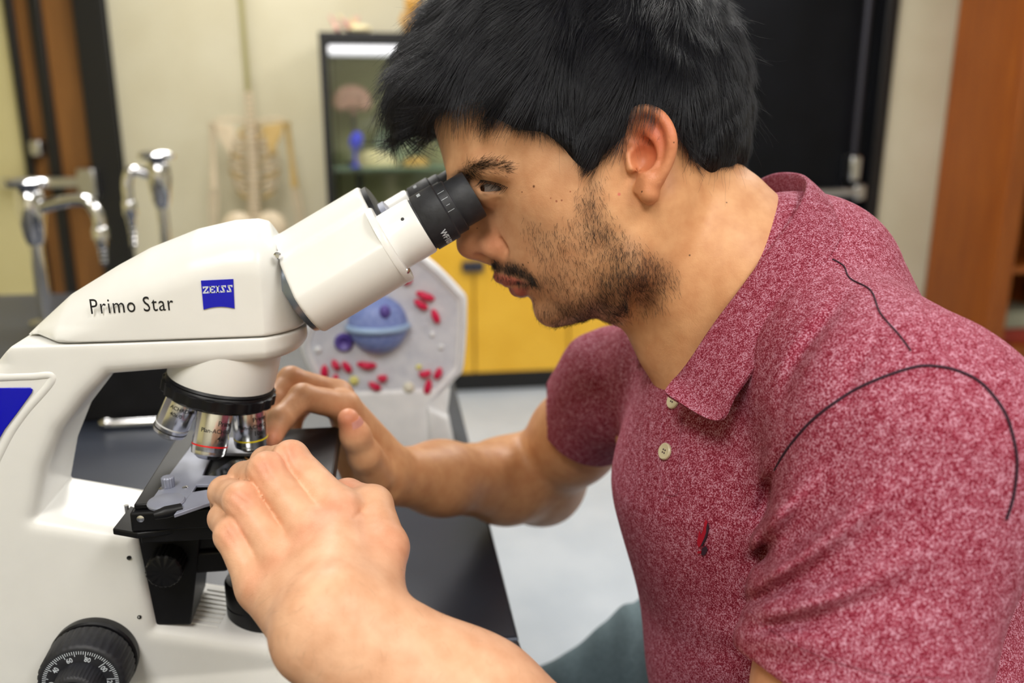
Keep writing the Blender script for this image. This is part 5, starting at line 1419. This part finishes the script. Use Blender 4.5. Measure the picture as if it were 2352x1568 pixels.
blend(np.exp(-(seg(Hh(1100, 413, 40.5), Hh(1172, 431, 40)) / .0013) ** 2) * .6, lin(60, 36, 28)); blend(np.exp(-(seg(mir(Hh(1100, 413, 40.5)), mir(Hh(1172, 431, 40))) / .0013) ** 2) * .6, lin(60, 36, 28))
blend(np.exp(-(seg(Hh(1112, 446, 38), Hh(1160, 441, 39.5)) / .0012) ** 2) * .35, lin(110, 60, 50))
# brows and lash line tint
brow_px = [(1046, 398), (1072, 384), (1105, 376), (1130, 376), (1158, 388)]
brow_poly = [(1040, 402), (1066, 382), (1108, 370), (1136, 371), (1162, 386), (1158, 392), (1130, 386), (1100, 390), (1070, 400), (1050, 410)]
wb = soft_poly(brow_poly, MX, MY, 12) * inhead; blend(wb * .6, lin(58, 40, 32))
# scalp under the hair
M_skin = bpy.data.materials.new('skin'); M_skin.use_nodes = True
m = M_skin; b_ = m.node_tree.nodes['Principled BSDF']
at = N(m, 'ShaderNodeAttribute', attribute_name='skin_colour'); tc = N(m, 'ShaderNodeTexCoord')
n1 = N(m, 'ShaderNodeTexNoise', i_Scale=90.0, i_Detail=4.0); L(m, tc.outputs['Object'], n1.inputs['Vector'])
cr = N(m, 'ShaderNodeValToRGB'); cr.color_ramp.elements[0].position = .3; cr.color_ramp.elements[1].position = .72
cr.color_ramp.elements[0].color = (.90, .80, .74, 1); cr.color_ramp.elements[1].color = (1.06, 1.06, 1.06, 1); L(m, n1.outputs['Fac'], cr.inputs[0])
mu = N(m, 'ShaderNodeMix', data_type='RGBA', blend_type='MULTIPLY'); mu.inputs[0].default_value = 1.0
L(m, at.outputs['Color'], mu.inputs[6]); L(m, cr.outputs[0], mu.inputs[7])
last = mu.outputs[2]
body_off = OFF['person']
for px, py, r, col_ in [(1226, 428, 1.15, (92, 48, 30)), (1199, 441, .7, (120, 70, 45)), (1201, 608, 1.3, (40, 26, 22)), (1213, 603, .7, (50, 32, 26)), (1584, 586, .8, (70, 40, 28)), (1669, 465, .7, (90, 55, 35)), (1474, 440, .9, (60, 36, 28)), (1548, 327, .7, (80, 44, 30)),
                        (1422, 446, 1.3, (214, 110, 96)), (1096, 524, .8, (110, 60, 45)), (1143, 368, .9, (180, 90, 70)), (1278, 462, 1.0, (168, 96, 70)), (1290, 460, .8, (150, 84, 60)), (1265, 455, .7, (170, 100, 72)), (1310, 440, .7, (170, 100, 72)), (1160, 1290, .1, (200, 120, 90))]:
    p = hit(px, py, BODY, .40, .70, 300) if px != 1160 else None
    if p is None: continue
    w = cw(p) - body_off
    vm = N(m, 'ShaderNodeVectorMath', operation='DISTANCE'); vm.inputs[1].default_value = tuple(w); L(m, tc.outputs['Object'], vm.inputs[0])
    mr = N(m, 'ShaderNodeMapRange'); mr.inputs[1].default_value = r * .00042; mr.inputs[2].default_value = r * .0009; mr.inputs[3].default_value = .85; mr.inputs[4].default_value = 0
    L(m, vm.outputs['Value'], mr.inputs[0])
    mxn = N(m, 'ShaderNodeMix', data_type='RGBA'); L(m, mr.outputs[0], mxn.inputs[0]); L(m, last, mxn.inputs[6]); mxn.inputs[7].default_value = (*srgb(*col_), 1)
    last = mxn.outputs[2]
L(m, last, b_.inputs['Base Color'])
b_.inputs['Roughness'].default_value = .46; b_.inputs['Specular IOR Level'].default_value = .38
b_.inputs['Subsurface Weight'].default_value = .0; b_.inputs['Subsurface Radius'].default_value = (1.0, .35, .2); b_.inputs['Subsurface Scale'].default_value = .003
n2 = N(m, 'ShaderNodeTexVoronoi', i_Scale=1100.0); L(m, tc.outputs['Object'], n2.inputs['Vector'])
n3 = N(m, 'ShaderNodeTexNoise', i_Scale=240.0, i_Detail=3.0); L(m, tc.outputs['Object'], n3.inputs['Vector'])
bp = N(m, 'ShaderNodeBump', i_Strength=.10, i_Distance=.0006); L(m, n2.outputs['Distance'], bp.inputs['Height'])
bp2 = N(m, 'ShaderNodeBump', i_Strength=.14, i_Distance=.0015); L(m, n3.outputs['Fac'], bp2.inputs['Height']); L(m, bp.outputs[0], bp2.inputs['Normal']); L(m, bp2.outputs[0], b_.inputs['Normal'])
# fine wrinkles over the finger joints of the near hand
NB_ = vnormals(V, Q)
for (a, b2, r) in [((640, 1030, 0.4730), (690, 1075, 0.4730), .009), ((588, 1055, 0.4620), (640, 1092, 0.4620), .009), ((528, 1135, 0.4532), (584, 1150, 0.4532), .008), ((510, 1215, 0.4510), (558, 1240, 0.4510), .0075)]:
    a = K(*a); b2 = K(*b2); c_ = (a + b2) / 2; ln_ = b2 - a; ln_ /= np.linalg.norm(ln_); pe = np.cross(ln_, (0, 0, 1.0)); pe /= np.linalg.norm(pe)
    w = gauss(c_, r); u = (V - c_) @ pe
    V = V + NB_ * (w * .00035 * np.sin(u / .0009 + 2.2 * np.sin((V - c_) @ ln_ / .004)))[:, None]
body = np_obj('body', cam2world(V), Q, M_skin, per, attrs={'skin_colour': base_c})

# eyes
M_scl = mat('shaded_eye_white', srgb(140, 130, 130), .12); M_iris = noise_mat('dark_brown_iris', srgb(46, 26, 16), srgb(70, 42, 26), 900, .1); M_pup = mat('pupil_black', (.004, .004, .004), .05)  # eye white greyed, the brow's shade is put into its colour
for c_ in (EYE, mir(EYE)):
    gz = np.array([-.74, .20, -.64 if c_ is EYE else .64]); gz /= np.linalg.norm(gz); gw = CAMM @ gz
    e_ = obj('eye', MB().sphere(cw(c_), .0120, 32, 20), M_scl, per)
    obj('iris', MB().lathe(cw(c_), gw, [(.0104, .0060), (.0114, .0042), (.0119, .0022)], 24), M_iris, e_)
    obj('pupil', MB().lathe(cw(c_), gw, [(.0116, .0024), (.01205, .0012), (.0121, .0003)], 20), M_pup, e_)
# nails
M_nail = mat('finger_nail', srgb(226, 160, 146), .25)
def nail(tip, dirn, n_, w, l):
    d = dirn / np.linalg.norm(dirn); n_ = n_ - d * (n_ @ d); n_ /= np.linalg.norm(n_); s_ = np.cross(d, n_)
    VV = []; Fs = []
    for i in range(7):
        u = -1 + 2 * i / 6
        for j in range(5):
            v = j / 4; ww = w * (1 - .25 * max(0, v - .6) / .4)
            VV.append(cw(tip + s_ * u * ww + d * (v - 1) * l * (1 - .12 * u * u) + n_ * (-.0022 * u * u)))
    for i in range(6):
        for j in range(4): Fs.append((i * 5 + j, (i + 1) * 5 + j, (i + 1) * 5 + j + 1, i * 5 + j + 1))
    mb = MB(); mb.add(VV, Fs); o = obj('finger_nail', mb, M_nail, body, smooth=60); md = o.modifiers.new('thickness', 'SOLIDIFY'); md.thickness = .0006
nail(K(799, 959, .632) + np.array([.85, .1, -.5]) * .0092, K(800, 962, .632) - K(816, 1000, .638), np.array([.85, .1, -.5]), .0058, .012)
nail(K(622, 1013, .6035) + np.array([-.6, -.1, -.8]) * .0078, K(624, 1008, .604) - K(645, 962, .616), np.array([-.6, -.1, -.8]), .0046, .010)
# ------------------------------------------------------------------ hair
hair_rel = Relief(
    [(884, 262), (890, 215), (908, 150), (935, 90), (975, 25), (1030, -35), (1110, -80), (1220, -112), (1340, -118), (1460, -100), (1570, -55), (1650, 5), (1698, 75), (1718, 160), (1722, 250), (1718, 330), (1705, 385), (1670, 415), (1640, 440),
     (930, 318), (985, 305), (1020, 330), (1100, 360), (1200, 420), (1300, 480), (1400, 520), (1520, 500), (1590, 460)],
    [(920, 250, 22), (960, 200, 40), (1000, 280, 36), (1040, 200, 50), (1100, 230, 56), (1150, 120, 62), (1180, 270, 67), (1250, 320, 72), (1300, 250, 78), (1340, 380, 72.5), (1380, 380, 73), (1430, 330, 77), (1450, 150, 85), (1300, 100, 79), (1600, 150, 74), (1620, 300, 68), (1560, 330, 72), (1640, 380, 55), (1540, 20, 62), (1420, 10, 72), (1300, -20, 64), (1180, 20, 58), (1060, 90, 46)])
hl = [(870, 255, 10), (905, 302, 10), (938, 318, 12), (975, 300, 20), (1000, 250, 32), (1052, 236, 44), (1098, 214, 52), (1112, 238, 54), (1134, 272, 57), (1175, 298, 62), (1248, 302, 68), (1286, 330, 70), (1318, 376, 71), (1346, 410, 71), (1356, 412, 71), (1372, 400, 71), (1386, 352, 72), (1410, 335, 72), (1436, 312, 73), (1446, 268, 74), (1490, 238, 74), (1530, 262, 73), (1556, 300, 70), (1590, 345, 68), (1604, 392, 64), (1634, 424, 56), (1664, 440, 40), (1708, 418, 0), (1760, 400, 0), (1780, -200, 0), (860, -200, 0), (840, 150, 0)]
hl_xy = [Hh(*p)[:2] for p in hl]
sdH = poly_sdf(hl_xy)
def f_hair(P):
    d = hair_rel.fn(P)
    lumps = .0012 * np.sin(P[:, 0] * 210 + 3 * np.sin(P[:, 1] * 90)) * np.sin(P[:, 2] * 170 + P[:, 1] * 120)
    return smax(d + lumps, sdH(P[:, 0], P[:, 1]), .005)
HV, HQ = nets([Prim(f_hair, Hh(1330, 150, 0), .25, 'u', 0)], (-.10, -.29, .45), (.20, -.05, .70), .0022)
HV = relax(HV, HQ, 2)
print('hair cap', len(HV))
M_hair = mat('black_hair', (.007, .007, .009), .6, 0, .12)
hair = np_obj('hair', cam2world(HV), HQ, M_hair, per)

M_strand = bpy.data.materials.new('black_hair_strand'); M_strand.use_nodes = True
b_ = M_strand.node_tree.nodes['Principled BSDF']; b_.inputs['Base Color'].default_value = (.007, .007, .0115, 1); b_.inputs['Roughness'].default_value = .30; b_.inputs['Specular IOR Level'].default_value = .42
M_beard = mat('dark_beard_hair', (.010, .007, .006), .45, 0, .4)
M_armhair = mat('brown_body_hair', (.06, .032, .018), .5, 0, .3)
def strands(name, P, m, r0, r1, parent):
    """P: (n, k, 3) camera-space polylines"""
    n, k = P.shape[:2]
    hc = bpy.data.hair_curves.new(name); hc.add_curves([k] * n)
    W = cam2world(P.reshape(-1, 3)) - OFF[parent.name]
    hc.position_data.foreach_set('vector', W.astype(np.float32).ravel())
    ra = hc.attributes.get('radius') or hc.attributes.new('radius', 'FLOAT', 'POINT')
    ra.data.foreach_set('value', np.tile(np.linspace(r0, r1, k), n).astype(np.float32))
    hc.materials.append(m)
    o = bpy.data.objects.new(name, hc); link(o, parent); OFF[o.name] = OFF[parent.name]; o['kind'] = 'stuff'
    return o
def sample(V, Q, N_, n, w):
    """n random surface points, weighted by w per quad"""
    a = np.linalg.norm(np.cross(V[Q[:, 2]] - V[Q[:, 0]], V[Q[:, 3]] - V[Q[:, 1]]), axis=1) * w
    i = npr.choice(len(Q), n, p=a / a.sum()); u = npr.rand(n, 1); v = npr.rand(n, 1)
    f = lambda A: (A[Q[i, 0]] * (1 - u) + A[Q[i, 1]] * u) * (1 - v) + (A[Q[i, 3]] * (1 - u) + A[Q[i, 2]] * u) * v
    nn = f(N_); return f(V), nn / (np.linalg.norm(nn, axis=1, keepdims=True) + 1e-9)
HN_ = vnormals(HV, HQ)
outw = np.sign(((HV - Hh(1330, 250, 0)) * HN_).sum(1).mean()); HN_ = HN_ * outw
def grow(R, Nn, dirf, length, k, lift, curl, jit, grav=0.0):
    n = len(R); P = np.zeros((n, k, 3)); P[:, 0] = R - Nn * .001
    d0 = dirf(R); d0 = d0 - Nn * (d0 * Nn).sum(1, keepdims=True); d0 /= np.linalg.norm(d0, axis=1, keepdims=True) + 1e-9
    d = d0 + Nn * lift + npr.randn(n, 3) * jit; d /= np.linalg.norm(d, axis=1, keepdims=True)
    st = (length / (k - 1))[:, None]
    for j in range(1, k):
        P[:, j] = P[:, j - 1] + d * st
        d = d - Nn * curl + npr.randn(n, 3) * jit * .35 + np.array([0, grav, 0]); d /= np.linalg.norm(d, axis=1, keepdims=True)
    return P
CROWN = Hh(1540, -230, 0)
def flow(R):
    d = R - CROWN; d[:, 2] *= .6
    d /= np.linalg.norm(d, axis=1, keepdims=True) + 1e-9
    px = R[:, 0] / R[:, 2] * FPX + 1176; py = R[:, 1] / R[:, 2] * FPX + 784
    down = np.clip((py - 60) / 300, 0, 1)[:, None]
    g = np.array([-.10, 1.0, 0.0]); d = d * (1 - .55 * down) + g * .55 * down
    fr = np.clip((1080 - px) / 180, 0, 1)[:, None]           # the fringe falls forward
    d = d * (1 - fr * .6) + np.array([-.35, 1.0, 0]) * fr * .6
    lock = np.sin(R[:, 0] * 160 + R[:, 1] * 40 + R[:, 2] * 120) * .22 + np.sin(R[:, 0] * 70 - R[:, 2] * 90) * .2
    d[:, 0] += lock
    return d
HC = HV[HQ].mean(1); hpx = HC[:, 0] / HC[:, 2] * FPX + 1176; hpy = HC[:, 1] / HC[:, 2] * FPX + 784
facing = np.clip(-(HN_[HQ].mean(1) * HC / np.linalg.norm(HC, axis=1, keepdims=True)).sum(1) + .35, .12, 1.2)
w = facing * (hpy < 440)
R, Nn = sample(HV, HQ, HN_, 34000, w)
rpx = R[:, 0] / R[:, 2] * FPX + 1176; rpy = R[:, 1] / R[:, 2] * FPX + 784
ln = .020 + npr.rand(len(R)) * .012
low = np.clip((rpy - 200) / 220, 0, 1); ln = ln * (1 - .62 * low * (rpx > 1060)) ; ln = np.where((rpx > 1600), ln * .6, ln); ln = np.where((rpx > 1060) & (rpx < 1345) & (rpy > 230), ln * .6, ln)
P = grow(R, Nn, flow, ln, 6, .22, .055, .06)
strands('hair_strands', P, M_strand, .00010, .00003, hair)
# flyaway hairs
R, Nn = sample(HV, HQ, HN_, 900, w)
P = grow(R, Nn, flow, .014 + npr.rand(len(R)) * .016, 6, .75, .02, .22)
strands('flyaway_hair', P, M_strand, .00005, .00002, hair)
# hairline: short soft hairs over the temple, behind the ear and at the nape
# ---- facial hair on the body mesh
Nb = vnormals(V, Q); Nb = Nb * np.sign(((V - Hh(1330, 350, 0)) * Nb)[inhead].sum(1).mean())
qi = inhead[Q].all(1) & (np.abs(V[Q].mean(1)[:, 1] - Hh(1300, 560, 0)[1]) < .12)
bdq = bd[Q].mean(1) * qi * np.where(V[Q[:, 0], 2] < HD, 1, .5)
R, Nn = sample(V, Q, Nb, 11500, bdq)
def bflow(R):
    px = R[:, 0] / R[:, 2] * FPX + 1176; py = R[:, 1] / R[:, 2] * FPX + 784
    d = np.tile(np.array([.12, 1.0, 0.0]), (len(R), 1)); d[:, 0] += npr.randn(len(R)) * .28
    d[:, 0] += np.clip((1330 - px) / 200, -.4, .5) * (py > 640) * -.6
    return d
strands('beard', grow(R, Nn, bflow, .0035 + npr.rand(len(R)) * .0035, 4, .38, .05, .16), M_beard, .00007, .00003, body)
wm = soft_poly(must_poly, MX, MY, 8)[Q].mean(1) * qi
R, Nn = sample(V, Q, Nb, 1700, wm)
strands('moustache', grow(R, Nn, lambda R: np.tile([.42, .85, -.1], (len(R), 1)) + npr.randn(len(R), 3) * .15, .0045 + npr.rand(len(R)) * .0035, 4, .35, .05, .12), M_beard, .00008, .00003, body)
we = wb[Q].mean(1) * inhead[Q].all(1)
R, Nn = sample(V, Q, Nb, 2600, we)
strands('eyebrows', grow(R, Nn, lambda R: np.tile([.95, .05, -.2], (len(R), 1)) + npr.randn(len(R), 3) * .22 + np.array([0, -.35, 0]) * npr.rand(len(R), 1), .005 + npr.rand(len(R)) * .004, 4, .25, .08, .10), M_beard, .00008, .00003, body)
# lashes
A_ = [hit(1104 + 62 * t, 413 + 4 * t + 13 * t * t, BODY, .46, .62, 400) + np.array([0, 0, -.0002]) for t in np.linspace(0, 1, 60)]
LP = []
for p in A_:
    for mm in (lambda q: q, mir):
        d = np.array([-.55, .62, -.45 if mm(p)[2] < HD else .45]) + npr.randn(3) * .14; q = mm(p)
        LP.append([q, q + d * .004, q + d * .008 + np.array([0, -.0008, 0])])
strands('eyelashes', np.array(LP), M_beard, .00012, .00003, body)
# fine hair on fore-arms and fingers
wA = np.exp(-((np.minimum(seg(EN, WRN), seg(WRN, K(760, 1330, .44)))) / .05) ** 4)[Q].mean(1) * 1.0 * (PY[Q].mean(1) > 1300)
R, Nn = sample(V, Q, Nb, 2200, wA + 1e-9)
out_ = CAM * 0
Nn = np.where((Nn[:, 2:3] > 0) & (R[:, 2:3] < .39), -Nn, Nn)
strands('arm_hair', grow(R, Nn, lambda R: np.tile([-.25, .75, 0], (len(R), 1)) + npr.randn(len(R), 3) * .35, .004 + npr.rand(len(R)) * .006, 5, .18, .04, .15), M_armhair, .00003, .000012, body)
